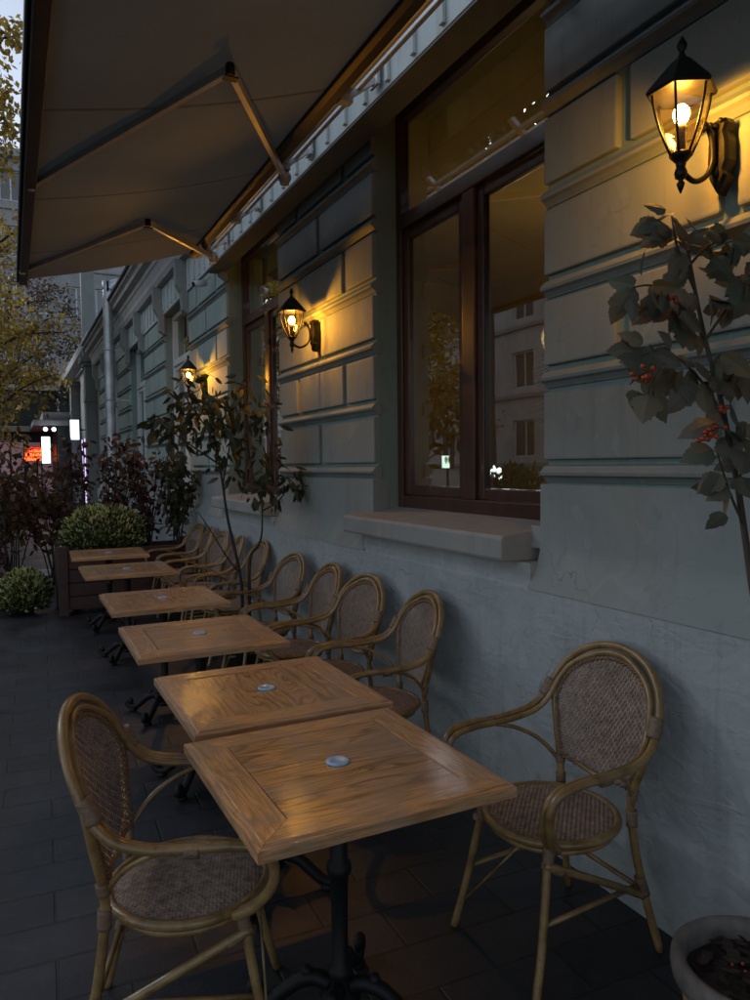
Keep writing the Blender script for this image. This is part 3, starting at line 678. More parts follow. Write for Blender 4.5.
# ------------------------------------------------------------------ chairs (front = +x)
def panel_half(z):                        # half width of woven back at height z
    zb, zt = .535, .902
    if z < .72: return .148+(.212-.148)*((z-zb)/(.72-zb))**.8
    u = (z-.72)/(zt-.72); return .212*sqrt(max(0, 1-u**2.2))
def bx(y, z, lift=0):
    return -.192-.10*((z-.5)/.4) + .75*y*y - lift*0 + lift
def make_chair():
    t = empty('rattan_armchair')
    # seat
    mb = MB(); R = .2058
    pr = [(.001, .447), (.08, .4465), (.14, .441), (.18, .434), (.20, .428), (.205, .42), (.20, .415), (.001, .415)]
    mb.lathe(pr, (.0, 0, 0), 36, mi=1)
    def sz(r): return .4525-.010*(r/.2)**2 - .02*max(0, (r-.16)/.05)**2*.35
    pitch = .0098; n = int(2*R/pitch)
    for d in (0, 1):
        for i in range(n+1):
            u = -R+pitch*i
            if abs(u) > R-.006: continue
            L = sqrt(R*R-u*u); m = int(2*L/pitch)*1+1; vs = []; cnt = 0
            js = [j for j in range(-60, 61) if abs(j*pitch/2*1.0) <= L]
            for j in js:
                vv = j*pitch/2; ph = ((j//2)+i-21) % 2*2
                up = .0010 if ph < 2 else -.0006
                if d: up = -up+.0004
                r = sqrt(u*u+vv*vv); z = sz(r)+up; w = .0045
                if d: vs += [(u-w, vv, z), (u+w, vv, z)]
                else: vs += [(vv, u-w, z), (vv, u+w, z)]
                cnt += 1
            if cnt > 1: mb.add(vs, [(2*q, 2*q+1, 2*q+3, 2*q+2) for q in range(cnt-1)], True)
    mb.build('seat', ['weave', 'weave_back'], t)
    mb = MB(); mb.tube([(.213*cos(a), .213*sin(a), .432) for a in [2*pi*i/40 for i in range(40)]], .0135, 10, closed=True)
    mb.tube([(.195*cos(a), .195*sin(a), .402) for a in [2*pi*i/40 for i in range(40)]], .010, 8, closed=True); mb.build('seat_ring', 'rattan', t)
    # woven back
    mb = MB(); zb, zt = .535, .902; pv, ph_ = .0108, .0092
    nz = int((zt-zb)/ph_)
    ny = int(.215/pv)
    for i in range(-ny, ny+1):                       # verticals
        y = i*pv; vs = []; c = 0
        for j in range(0, 2*nz+1):
            z = zb+.004+j*ph_/2
            if z > zt or panel_half(z)+.002 < abs(y): continue
            up = .0017 if ((j//2)+i) % 3 else -.0022
            w = .0037; vs += [(bx(y, z)+up, y-w, z), (bx(y, z)+up, y+w, z)]; c += 1
        if c > 1: mb.add(vs, [(2*q, 2*q+1, 2*q+3, 2*q+2) for q in range(c-1)], True)
    for j in range(nz+1):                            # horizontals
        z = zb+.004+j*ph_; L = panel_half(z)+.002
        if L < .02: continue
        vs = []; c = 0
        for i in range(-2*ny, 2*ny+1):
            y = i*pv/2
            if abs(y) > L: continue
            up = -.0014 if (j+(i//2)) % 3 else .0022
            w = .0024; vs += [(bx(y, z)+up, y, z-w), (bx(y, z)+up, y, z+w)]; c += 1
        if c > 1: mb.add(vs, [(2*q, 2*q+1, 2*q+3, 2*q+2) for q in range(c-1)], True)
    mb.build('backrest', 'weave', t)
    # braided border
    out = []
    for i in range(9): out.append((-.148+.296*i/8, zb-.012*(1-abs(i-4)/4)))
    for i in range(1, 10): z = zb+(.72-zb)*i/9; out.append((panel_half(z), z))
    for i in range(1, 24):
        a = pi*i/24; out.append((.212*(cos(a)), .72+(zt-.72)*sin(a)**.88))
    for i in range(9, 0, -1): z = zb+(.72-zb)*i/9; out.append((-panel_half(z), z))
    mb = MB(); k = len(out)
    fine = []
    for i in range(k):
        a_ = out[i]; b_ = out[(i+1) % k]
        for q in range(4): fine.append((a_[0]+(b_[0]-a_[0])*q/4, a_[1]+(b_[1]-a_[1])*q/4))
    kf = len(fine)
    for ph0 in (0, pi):
        pts = []
        for i, (y, z) in enumerate(fine):
            an = 2*pi*i*.19+ph0; nx = Vector((0, y, z-.71)).normalized()
            p = Vector((bx(y, z), y, z))+nx*.0048*cos(an)+Vector((1, 0, 0))*.0048*sin(an); pts.append(p)
        mb.tube(pts, .0052, 6, closed=True)
    mb.build('braided_border', 'braid', t)
    # continuous arm-and-back hoop, two rods
    half = [(.13, .185, .425), (.185, .225, .47), (.228, .262, .54), (.232, .276, .605), (.20, .282, .648), (.12, .284, .662), (.02, .284, .663), (-.07, .282, .668), (-.145, .272, .688), (-.20, .256, .735), (-.228, .243, .79), (-.258, .213, .852), (-.283, .158, .903), (-.300, .085, .935)]
    full = half+[(-.305, 0, .947)]+[(x, -y, z) for x, y, z in reversed(half)]
    mb = MB(); mb.tube(smooth_path(full, 5), .0132, 12)
    inner = [(x*1.0-.0+(.012 if x < -.15 else 0), y*(1-.026/max(.05, abs(y))), z-(.020 if abs(y) < .2 and z > .8 else .012 if z > .7 else .006)) for x, y, z in half]
    full2 = inner+[(-.294, 0, .922)]+[(x, -y, z) for x, y, z in reversed(inner)]
    mb.tube(smooth_path(full2, 5), .0105, 10); mb.build('arm_frame', 'rattan', t)
    # legs
    for s_ in (-1, 1):
        mb = MB(); mb.tube(smooth_path([(-.222, .236*s_, .775), (-.207, .205*s_, .64), (-.192, .166*s_, .50), (-.196, .168*s_, .40), (-.222, .186*s_, .22), (-.275, .212*s_, 0)], 5), .0132, 10); mb.build('leg', 'rattan', t)
        mb = MB(); mb.tube(smooth_path([(.150, .165*s_, .425), (.172, .180*s_, .30), (.200, .197*s_, .15), (.238, .215*s_, 0)], 5), .0132, 10); mb.build('leg', 'rattan', t)
        mb = MB(); mb.tube(smooth_path([(.175, .175*s_, .385), (.06, .192*s_, .335), (-.10, .197*s_, .255), (-.225, .188*s_, .185)], 4), .0125, 10); mb.build('brace', 'rattan', t)
        mb = MB(); mb.tube([(.19, .19*s_, .21), (-.222, .184*s_, .225)], .0085, 8); mb.build('stretcher', 'rattan', t)
        mb = MB(); mb.tube(smooth_path([(.04, .268*s_, .652), (-.05, .236*s_, .632), (-.13, .205*s_, .585), (-.185, .170*s_, .515)], 5), .0075, 8); mb.build('brace', 'rattan', t)
        if s_ == 1: mb = MB(); mb.tube([(.185, .075*s_, .402), (.212, -.185*s_, .10)], .004, 6); mb.build('brace', 'rattan', t)
    mb = MB(); mb.tube([(-.225, -.186, .205), (-.225, .186, .205)], .0085, 8); mb.build('stretcher', 'rattan', t)
    mb = MB(); mb.tube([(-.20, -.165, .535), (-.192, 0, .522), (-.20, .165, .535)], .0085, 8); mb.build('stretcher', 'rattan', t)
    # cane bindings
    def wrap(p, q, r):
        mb = MB(); mb.tube([tuple(a+(b-a)*i/6 for a, b in zip(p, q)) for i in range(7)], [r*(.90 if i % 2 else .955) for i in range(7)], 12); mb.build('cane_binding', 'wrap', t)
    for s_ in (-1, 1):
        wrap((-.190, .252*s_, .728), (-.218, .243*s_, .785), .0235)
        wrap((.02, .280*s_, .657), (.055, .281*s_, .656), .0205)
        wrap((.148, .168*s_, .432), (.158, .172*s_, .372), .0195)
        wrap((-.193, .166*s_, .465), (-.194, .167*s_, .415), .0195)
        wrap((-.213, .181*s_, .25), (-.228, .19*s_, .19), .0195)
        wrap((-.196, .172*s_, .535), (-.192, .168*s_, .505), .019)
        wrap((.15, .176*s_, .372), (.11, .184*s_, .352), .0165)
    return t
chair0 = make_chair()
CH = [  # x, y, rot (deg, 180 = facing the street), label
    (.415, 2.03, -18, 'rattan armchair on the street side of the nearest table, back to the pavement'),
    (1.56, 1.875, 181, 'rattan armchair against the wall at the nearest table, beside the terracotta pot'),
    (1.55, 3.16, 173, 'rattan wall chair second from the camera, under the large window sill'),
    (1.54, 3.77, 185, 'third rattan wall chair from the camera, directly behind the second table'),
    (1.55, 4.36, 177, 'fourth rattan wall chair from the camera, beside the third table'),
    (1.54, 4.98, 184, 'fifth rattan wall chair from the camera, in front of the two slim tree trunks'),
    (1.60, 5.97, 180, 'rattan wall chair just beyond the two slim tree trunks'),
    (1.56, 6.52, 174, 'rattan wall chair second beyond the slim trunks, at the fifth table'),
    (1.56, 7.08, 186, 'third rattan wall chair beyond the slim trunks'),
    (1.56, 7.63, 176, 'rattan wall chair last but one before the dark planter'),
    (1.57, 8.17, 184, 'farthest rattan wall chair, tucked beside the dark planter')]
for i, (x, y, r, lab) in enumerate(CH):
    o = chair0 if i == 0 else copy_tree(chair0)
    o.location = (x, y, 0); o.rotation_euler = (0, 0, radians(r)); tag(o, lab, 'chair', 'rattan armchairs around the cafe tables')

# ------------------------------------------------------------------ foliage helpers
def leaf_blade(mb, p, d, n, L, Wd, mi=0, lobed=False, curl=.15):
    d = d.normalized(); s_ = d.cross(n)
    if s_.length < 1e-3: s_ = d.cross(Vector((.3, .8, .2)))
    s_.normalize(); n = s_.cross(d).normalized()
    if lobed:
        pts = [(0, 0), (.03, .12), (.06, .30), (.14, .34), (.17, .42), (.24, .40), (.28, .48), (.37, .45), (.41, .50), (.48, .42), (.54, .32), (.58, .35), (.64, .30), (.68, .31), (.75, .22), (.79, .22), (.87, .12), (1, 0)]
        up = [(a, b) for a, b in pts]
    else: up = [(0, 0), (.18, .32), (.45, .48), (.75, .30), (1, 0)]
    vs = [p+d*(a*L) - n*(curl*L*a*a) for a, b in up]          # midrib
    A = [p+d*(a*L)+s_*(b*Wd) + n*(-.12*b*Wd*1.6-curl*L*a*a) for a, b in up[1:-1]]
    B = [p+d*(a*L)-s_*(b*Wd) + n*(-.12*b*Wd*1.6-curl*L*a*a) for a, b in up[1:-1]]
    m = len(up); vs2 = vs+A+B; fs = []
    for i in range(m-1):
        l0 = m+i-1 if i >= 1 else None; l1 = m+i if i < m-2 else None
        if l0 is None: fs.append((i, i+1, l1))
        elif l1 is None: fs.append((i, i+1, l0))
        else: fs.append((i, i+1, l1, l0))
        r0 = m+(m-2)+i-1 if i >= 1 else None; r1 = m+(m-2)+i if i < m-2 else None
        if r0 is None: fs.append((i, r1, i+1))
        elif r1 is None: fs.append((i, r0, i+1))
        else: fs.append((i, r0, r1, i+1))
    mb.add(vs2, fs, False, mi)
def rv(s_=1): return Vector((random.gauss(0, s_), random.gauss(0, s_), random.gauss(0, s_)))
def cluster(mb, c, n, spread, L, droop=.6, lobed=False, flat=1.0, mi=0, wr=.8):
    for _ in range(n):
        o = rv(spread); o.z *= flat; p = Vector(c)+o
        d = rv(1)+Vector((0, 0, -droop*1.6)) + o*1.5/max(spread, .01)*.3
        l_ = L*random.uniform(.6, 1.2)
        leaf_blade(mb, p, d, rv(1)+Vector((0, 0, .8)), l_, l_*wr, mi, lobed, random.uniform(-.1, .35))

# ---- terracotta pot with berry shrub at right foreground
PC = Vector((1.60, 1.15, 0))
t = tag(empty('potted_berry_shrub', PC), 'berry shrub with lobed leaves in a terracotta pot, right foreground', 'potted plant')
mb = MB(); mb.lathe([(.125, 0), (.135, .01), (.165, .20), (.178, .30)], n=36); mb.build('pot', 'terracotta', t)
mb = MB(); mb.lathe([(.178, .298), (.196, .302), (.200, .33), (.197, .352), (.185, .362), (.170, .355), (.163, .33), (.160, .28)], n=40); mb.build('pot_rim', 'potrim', t)
mb = MB()
vs = []; 
for i in range(9):
    for j in range(28): r = .165*i/8; a = 2*pi*j/28; vs.append((r*cos(a), r*sin(a), .305+random.uniform(-.006, .008)))
mb.add(vs, [(i*28+j, (i+1)*28+j, (i+1)*28+(j+1) % 28, i*28+(j+1) % 28) for i in range(8) for j in range(28)], True); mb.build('soil', 'soil', t)
mb = MB()
for _ in range(46):
    r = .15*sqrt(random.random()); a = random.uniform(0, 2*pi); p = Vector((r*cos(a), r*sin(a), .318+random.uniform(0, .014)))
    leaf_blade(mb, p, Vector((random.gauss(0, 1), random.gauss(0, 1), .1)), Vector((0, 0, 1))+rv(.3), random.uniform(.03, .055), .035, 0, False, .2)
mb.build('fallen_leaf', 'dryleaf', t)
mb = MB()
for _ in range(9): r = .14*sqrt(random.random()); a = random.uniform(0, 2*pi); mb.ball((r*cos(a), r*sin(a), .325), .0045, 8)
tag(mb.build('berry', 'berry', t))
tr = [(1.66, 1.13, .30), (1.70, 1.15, .6), (1.69, 1.18, .95), (1.635, 1.2, 1.24), (1.598, 1.2, 1.40), (1.575, 1.2, 1.50), (1.555, 1.2, 1.57), (1.525, 1.2, 1.67), (1.505, 1.2, 1.73), (1.452, 1.2, 1.863), (1.416, 1.2, 1.974), (1.392, 1.2, 2.06)]
T_ = smooth_path([Vector(p)-PC for p in tr], 4); k = len(T_)
mb = MB(); mb.tube(T_, [.0105-.007*i/k for i in range(k)], 8)
br = []
def branch(pts, r=.004):
    P = smooth_path([Vector(p)-PC for p in pts], 5); kk = len(P); mb.tube(P, [r*(1-.6*i/kk) for i in range(kk)], 6); br.append(P); return P
b1 = branch([(1.575, 1.2, 1.50), (1.54, 1.17, 1.57), (1.52, 1.15, 1.66)])
b2 = branch([(1.525, 1.2, 1.67), (1.45, 1.2, 1.76), (1.33, 1.2, 1.83), (1.25, 1.2, 1.815)])
b3 = branch([(1.452, 1.2, 1.863), (1.53, 1.2, 1.95), (1.60, 1.2, 2.02), (1.66, 1.22, 2.06)])
b4 = branch([(1.416, 1.2, 1.974), (1.36, 1.2, 2.06), (1.34, 1.2, 2.13)])
b5 = branch([(1.505, 1.2, 1.73), (1.56, 1.2, 1.80), (1.63, 1.2, 1.83)])
b6 = branch([(1.452, 1.2, 1.863), (1.38, 1.2, 1.93), (1.29, 1.2, 1.97), (1.22, 1.2, 1.96)])
b8 = branch([(1.33, 1.2, 1.83), (1.27, 1.18, 1.77), (1.24, 1.17, 1.73)])
b9 = branch([(1.60, 1.2, 1.42), (1.52, 1.18, 1.50), (1.46, 1.17, 1.60)])
b7 = branch([(1.40, 1.2, 2.03), (1.46, 1.2, 2.08), (1.54, 1.2, 2.11)])
mb.build('trunk', 'bark', t)
mb = MB(); random.seed(21)
def hang(P, n, L, dr=1.0, i0=.35):
    for _ in range(n):
        q = P[int(len(P)*random.uniform(i0, .999))]
        d = Vector((random.gauss(0, .75), random.gauss(0, .5), random.gauss(-.55*dr, .5)))
        l_ = L*random.uniform(.65, 1.15); st = d.normalized()*.02
        leaf_blade(mb, q+st+rv(.008), d, Vector((random.gauss(0, .6), -1.0, .5))+rv(.3), l_, l_*random.uniform(.75, 1.0), 0, True, random.uniform(-.15, .55))
hang(b1, 7, .07); hang(b2, 20, .075); hang(b3, 20, .07); hang(b4, 18, .065); hang(b5, 10, .07); hang(b6, 22, .07); hang(b7, 16, .07); hang(b8, 8, .07); hang(b9, 8, .08)
hang(T_[26:], 22, .075, 1.0, .1)
mb.build('foliage', 'leaf_viburnum', t)
def berries(c, n=13, s_=.016):
    mb = MB(); random.seed(int(c[0]*1000))
    cc = Vector(c)-PC
    for _ in range(n):
        p = cc+Vector((random.gauss(0, s_*.8), random.gauss(0, s_*.6), random.gauss(0, s_*.7))); mb.ball(p, .0062, 8)
    return mb.build('berry_cluster', 'berry', t)
berries((1.227, 1.17, 1.766)); berries((1.435, 1.17, 1.645), 14, .018); berries((1.47, 1.17, 1.70), 4, .008); berries((1.32, 1.17, 1.94), 3, .01)

# ---- two slim trees between the chairs
def slim_tree(name, base, trunk_pts, branches, clusters, label, leafm='leaf_olive', L=.10, r0=.016, pot=True, group=None, wr=.42):
    B = Vector(base); t = tag(empty(name, B), label, 'tree' if 'tree' in name else 'shrub', group)
    if pot:
        mb = MB(); mb.lathe([(.11, 0), (.145, .30), (.15, .31), (.138, .31), (.13, .26)], n=20); mb.build('pot', 'darkpot', t)
        mb = MB(); mb.lathe([(.131, .262), (.001, .27)], n=20); mb.build('soil', 'soil', t)
    mb = MB()
    P = smooth_path([Vector(p)-B for p in trunk_pts], 5); k = len(P); mb.tube(P, [r0*(1-.75*i/k) for i in range(k)], 8)
    for q in branches: Q = smooth_path([Vector(p)-B for p in q], 4); kk = len(Q); mb.tube(Q, [r0*.42*(1-.6*i/kk) for i in range(kk)], 6)
    mb.build('trunk', 'barkdark', t)
    mb = MB()
    for (c, n, s_) in clusters: cluster(mb, Vector(c)-B, n, s_, L, .9, False, .9, 0, wr)
    mb.build('foliage', leafm, t); return t
random.seed(5)
slim_tree('slim_tree', (1.46, 5.28, 0), [(1.47, 5.28, .26), (1.50, 5.26, .5), (1.486, 5.25, .787), (1.404, 5.25, 1.195), (1.366, 5.25, 1.486), (1.321, 5.25, 1.774), (1.26, 5.25, 2.02)],
    [[(1.486, 5.25, .79), (1.37, 5.22, .95), (1.25, 5.2, 1.15), (1.18, 5.2, 1.26)], [(1.345, 5.25, 1.6), (1.2, 5.25, 1.70), (1.05, 5.22, 1.80), (.98, 5.2, 1.9)], [(1.37, 5.25, 1.45), (1.42, 5.25, 1.7), (1.46, 5.25, 1.95)], [(1.32, 5.25, 1.77), (1.2, 5.25, 1.95), (1.1, 5.2, 2.08)]],
    [((1.15, 5.22, 2.10), 42, .085), ((1.28, 5.25, 2.02), 42, .10), ((1.42, 5.25, 2.0), 30, .09), ((1.2, 5.25, 1.88), 55, .10), ((1.0, 5.2, 1.86), 45, .07), ((.93, 5.2, 1.9), 18, .05), ((1.42, 5.25, 1.80), 45, .09), ((1.33, 5.3, 1.72), 30, .09), ((1.4, 5.25, 1.52), 10, .05)],
    'slim tree with drooping olive leaves, left one of the pair between the wall chairs', group='slim potted trees between the chairs')
slim_tree('slim_tree', (1.56, 5.30, 0), [(1.56, 5.30, .26), (1.558, 5.27, .5), (1.563, 5.25, .892), (1.63, 5.25, 1.0), (1.659, 5.25, 1.11), (1.664, 5.25, 1.38)],
    [[(1.664, 5.25, 1.3), (1.60, 5.25, 1.5), (1.56, 5.25, 1.8), (1.55, 5.25, 2.05)], [(1.66, 5.25, 1.25), (1.80, 5.25, 1.33), (1.90, 5.22, 1.5)], [(1.664, 5.25, 1.35), (1.74, 5.25, 1.6), (1.72, 5.25, 1.8)]],
    [((1.60, 5.25, 1.95), 34, .10), ((1.63, 5.25, 1.75), 34, .10), ((1.66, 5.25, 1.55), 36, .09), ((1.70, 5.25, 1.40), 34, .08), ((1.88, 5.22, 1.47), 26, .05), ((1.97, 5.2, 1.44), 12, .03), ((1.55, 5.25, 2.12), 25, .06)],
    'slim tree with darker low foliage, right one of the pair between the wall chairs', group='slim potted trees between the chairs')

# ------------------------------------------------------------------ dark planter box and its plants
PY = 8.46
t = tag(empty('planter_box', (1.15, PY+.3, 0)), 'dark brown board planter box closing the terrace, beyond the farthest table', 'planter')
O2 = Vector((-1.15, -(PY+.3), 0))
def pp(mb, name, m, bevel=0): o = mb.build(name, m, t, bevel); o.location = O2; return o
mb = MB()
for i in range(4): mb.box(.525, PY+.02, .06+i*.145, 1.84, PY+.045, .06+i*.145+.138)
mb.box(.525, PY+.02, .645, 1.84, PY+.06, .70); pp(mb, 'front_board', 'planterwood', .004)
mb = MB(); mb.box(.43, PY+.05, .05, .455, PY+.58, .70); mb.box(1.83, PY+.05, .05, 1.855, PY+.58, .70); mb.box(.455, PY+.57, .05, 1.83, PY+.595, .70); pp(mb, 'side_board', 'planterwood', .004)
for (x, y) in ((.42, PY-.005), (1.80, PY-.005), (.42, PY+.53), (1.80, PY+.53)):
    mb = MB(); mb.box(x, y, 0, x+.10, y+.075, .745); pp(mb, 'corner_post', 'planterwood', .006)
mb = MB(); mb.box(.456, PY+.062, .5, 1.829, PY+.569, .62); pp(mb, 'soil', 'soil')

def mum(loc, rx, ry, rz, n, label, L=.05):
    t = tag(empty('chrysanthemum_bush', loc), label, 'bush', 'clipped chrysanthemum bushes')
    mb = MB(); random.seed(int(loc[0]*91)+3)
    mb.ball((0, 0, rz*.75), 1, 20, 0, (rx*.86, ry*.86, rz*.80))
    for _ in range(n):
        u = random.uniform(-.55, 1); a = random.uniform(0, 2*pi); q = sqrt(1-u*u)
        bumpy = 1+.05*sin(a*7+u*5)+.05*sin(a*13-u*9)+random.gauss(0, .035)
        p = Vector((rx*q*cos(a), ry*q*sin(a), rz*.75+rz*u*.98))
        p = Vector((p.x*bumpy, p.y*bumpy, rz*.75+(p.z-rz*.75)*bumpy))
        nrm = Vector((q*cos(a)*.7, q*sin(a)*.7, u*.6+.55)).normalized()
        l_ = L*random.uniform(.6, 1.3)
        top = random.random() < (.42+.35*u)
        leaf_blade(mb, p-nrm*l_*.5, nrm+rv(.28), rv(1), l_*(1.0 if not top else .8), l_*.40, 1 if top else 0, False, .1)
    mb.build('foliage', ['leaf_mum', 'bud_mum'], t)
    return t
mum((.93, PY+.33, .62), .43, .30, .31, 5200, 'rounded yellow green chrysanthemum bush standing in the dark planter box', .055)
mum((.09, 8.95, .0), .27, .27, .27, 4200, 'rounded green chrysanthemum bush on the pavement left of the planter box', .055)

def bush(name, base, h, w, n, m, label, L=.09, stems=7, cat='shrub', seed=1, group=None, low=.25, wr=.55):
    random.seed(seed); B = Vector(base); t = tag(empty(name, B), label, cat, group)
    mb = MB(); tips = []
    for i in range(stems):
        a = random.uniform(0, 2*pi); r = w*random.uniform(.3, 1); hh = h*random.uniform(.65, 1)
        P = smooth_path([(random.gauss(0, .04), random.gauss(0, .04), 0), (r*.35*cos(a), r*.35*sin(a), hh*.4), (r*.8*cos(a+.2), r*.8*sin(a+.2), hh*.75), (r*cos(a), r*sin(a), hh)], 5)
        k = len(P); mb.tube(P, [.010*(1-.75*i_/k) for i_ in range(k)], 6); tips.append(P)
    mb.build('stem', 'barkdark', t)
    mb = MB()
    for P in tips:
        k = len(P)
        for _ in range(n//stems):
            q = P[int(k*random.uniform(low, .999))]; o = rv(w*.20); p = q+o
            l_ = L*random.uniform(.6, 1.2)
            leaf_blade(mb, p, rv(1)+Vector((0, 0, -.9)), rv(1), l_, l_*wr, 0, False, random.uniform(-.1, .3))
    mb.build('foliage', m, t); return t
bush('leafy_shrub', (1.02, PY+.45, .6), 1.35, .34, 420, 'leaf_red', 'dark red leaved shrub in the planter, left of centre behind the chrysanthemum', seed=3)
bush('leafy_shrub', (1.42, PY+.38, .6), 1.20, .26, 420, 'leaf_red', 'bushy dark red shrub in the middle right of the planter', seed=4)
bush('leafy_shrub', (1.70, PY+.20, .6), 1.15, .26, 380, 'leaf_olive', 'green leaved shrub at the wall end of the planter', seed=5, L=.11)
bush('leafy_shrub', (.66, PY+.75, .0), 1.95, .26, 260, 'leaf_red', 'thin dark shrub rising behind the left corner of the planter', seed=6, low=.45)
bush('leafy_shrub', (-.02, 10.4, 0), 1.95, .62, 1100, 'leaf_brown', 'tall rusty brown shrub at the left edge behind the round bush', seed=8, stems=12, L=.11, low=.42)
bush('leafy_shrub', (.50, 10.9, 0), 1.6, .42, 620, 'leaf_brown', 'brown leaved shrub between the left edge shrub and the planter', seed=9, stems=9, L=.11, low=.45)
bush('leafy_shrub', (-.35, 9.9, 0), .85, .35, 300, 'leaf_red', 'low dark shrub with red leaves at the left edge behind the round bush', seed=12, stems=8, L=.08)

# drainpipe, camera on the wall
t = tag(empty('drainpipe', (1.665, 14.2, 0)), 'grey metal drainpipe running down the far part of the facade', 'drainpipe')
mb = MB(); mb.tube(smooth_path([(0, 0, .1), (0, 0, 4.6), (0, 0, 4.75), (.1, 0, 4.9), (.3, 0, 4.95)], 4), .088, 14); mb.build('pipe', 'pipe', t)
for z in (1.0, 1.9, 2.8, 3.7): mb = MB(); mb.lathe([(.09, 0), (.098, .005), (.098, .035), (.09, .04)], (0, 0, z), 14); mb.box(.09, -.01, z+.01, .34, .01, z+.03); mb.build('clamp', 'pipe', t)
t = tag(empty('security_camera', (1.95, 7.93, 3.56)), 'small dark security camera on the facade below the far end of the awning', 'camera')
mb = MB(); mb.tube([(-.16, -.04, -.05), (-.02, .01, -.01)], .035, 12); mb.build('body', 'alu', t)
mb = MB(); mb.tube([(-.165, -.042, -.052), (-.161, -.041, -.0505)], .028, 12); mb.build('lens', 'iron', t)
mb = MB(); mb.tube([(-.05, 0, -.01), (.03, 0, .06)], .01, 8); mb.build('mount', 'alu', t)

# ------------------------------------------------------------------ street beyond
def facade(name, x0, x1, y0, y1, h, m, label, axis, rows, cols, litprob=.06, z0=1.2, fh=3.1, seed=1, ww=1.1, wh=1.6):
    """block with recessed windows; axis 'y-' = face looking to -y, 'x+' = face looking to +x"""
    random.seed(seed); t = tag(empty(name, (x0, y0, 0)), label, 'building'); O = Vector((-x0, -y0, 0))
    mb = MB(); d = .25
    if axis == 'y-':
        a0, a1 = x0, x1
        def bxs(mb, p, q, r0, r1, o0, o1): mb.box(p, y0-o1, r0, q, y0-o0, r1)
    else:
        a0, a1 = y0, y1
        def bxs(mb, p, q, r0, r1, o0, o1): mb.box(x1+o0, p, r0, x1+o1, q, r1)
    mb.box(x0, y0, -.12, x1, y1, h); st = (a1-a0)/cols
    # wall skin built of strips so that the windows are real recesses
    zs = []
    for r in range(rows): zs.append((z0+r*fh, z0+r*fh+wh))
    last = -.12
    for (za, zb_) in zs: bxs(mb, a0, a1, last, za, .003, d); last = zb_
    bxs(mb, a0, a1, last, h, .003, d)
    for (za, zb_) in zs:
        for c in range(cols+1):
            p = a0+c*st-(st-ww)/2 if c else a0; q = a0+c*st+(st-ww)/2 if c < cols else a1
            bxs(mb, p, q, za+.001, zb_-.001, .003, d-.002)
    o = mb.build('wall', m, t); o.location = O
    mb = MB()
    for r in range(rows): bxs(mb, a0, a1, z0+r*fh-.45, z0+r*fh-.28, d, d+.12)
    bxs(mb, a0, a1, h-.1, h+.3, -.1, d+.4); o = mb.build('cornice', 'grey_plaster', t); o.location = O
    for r, (za, zb_) in enumerate(zs):
        for c in range(cols):
            p = a0+c*st+(st-ww)/2; q = p+ww
            mb = MB(); f = .07
            bxs(mb, p, p+f, za, zb_, .06, .12); bxs(mb, q-f, q, za, zb_, .06, .12); bxs(mb, (p+q)/2-f/2, (p+q)/2+f/2, za, zb_, .061, .121); bxs(mb, p+f, q-f, za, za+f, .062, .119); bxs(mb, p+f, q-f, zb_-f, zb_, .062, .119)
            w_ = mb.build('window', 'whiteframe', t); w_.location = O
            mb = MB(); bxs(mb, p+f*.5, q-f*.5, za+f*.5, zb_-f*.5, .07, .08); mb.build('pane', 'litpane' if random.random() < litprob else 'darkpane', w_)
    return t
M['darkpane'] = simple('dark_reflecting_pane', (.05, .06, .075), .08, .3, .5)
M['darkpane'].node_tree.nodes['Principled BSDF'].inputs['Specular IOR Level'].default_value = 1.0
M['litpane'] = emit('lit_pane', (1.0, .55, .14), .45)
facade('apartment_block', -6.5, 12, 44, 54, 18, 'grey_plaster', 'grey multi storey building closing the far end of the street', 'y-', 6, 12, .05, seed=4, fh=2.9)
facade('apartment_block', -26, -16, 12, 112, 13, 'brown_plaster', 'brown apartment block across the road, seen only as a reflection in the large window', 'x+', 4, 32, 0, z0=1.9, fh=3.0, seed=6, ww=1.5)
# neighbouring building with pilaster
t = tag(empty('neighbour_building', (2.1, YEND+.5, 0)), 'pale neighbouring building with white pilasters past the drainpipe', 'building'); O = Vector((-2.1, -(YEND+.5), 0))
def nb(mb, name, m, bevel=0): o = mb.build(name, m, t, bevel); o.location = O; return o
mb = MB(); mb.box(2.12, YEND+.5, -.1, 8, 33, 4.7); nb(mb, 'wall', 'grey_plaster')
for yy in (21.3, 26.5, 32):
    mb = MB(); mb.box(1.85, yy-.25, 0, 2.119, yy+.25, 4.3); mb.box(1.80, yy-.32, 4.3, 2.119, yy+.32, 4.4); mb.box(1.74, yy-.38, 4.4, 2.119, yy+.38, 4.55); (mb.box(1.82, yy-.17, 4.55, 2.15, yy+.17, 7.4) if yy < 22 else None); mb.box(1.83, yy-.28, 3.35, 2.119, yy+.28, 3.45); nb(mb, 'pilaster', 'block', .01)
mb = MB(); mb.box(1.8, YEND+.5, 4.75, 2.119, 33.1, 5.0); nb(mb, 'cornice', 'cornice', .02)
M['shopglow'] = emit('lilac_shop_light', (.62, .50, .85), .55)
mb = MB(); mb.box(2.10, 22.1, .3, 2.118, 25.8, 2.5); nb(mb, 'shop_window', 'shopglow')
for yy in (23.0, 24.0, 24.9): mb = MB(); mb.box(2.07, yy, .3, 2.098, yy+.08, 2.5); nb(mb, 'window_bar', 'iron')
M['signwhite'] = emit('white_blue_sign_light', (.72, .86, 1.0), 1.1)
M['signgreen'] = emit('white_green_sign_light', (.75, 1.0, .80), 1.0)
M['signred'] = emit('red_sign_light', (1.0, .04, .02), .5)
M['signorange'] = emit('orange_sign_light', (1.0, .30, .05), 1.0)
M['globe'] = emit('white_globe_light', (.85, 1.0, .92), 3.0)
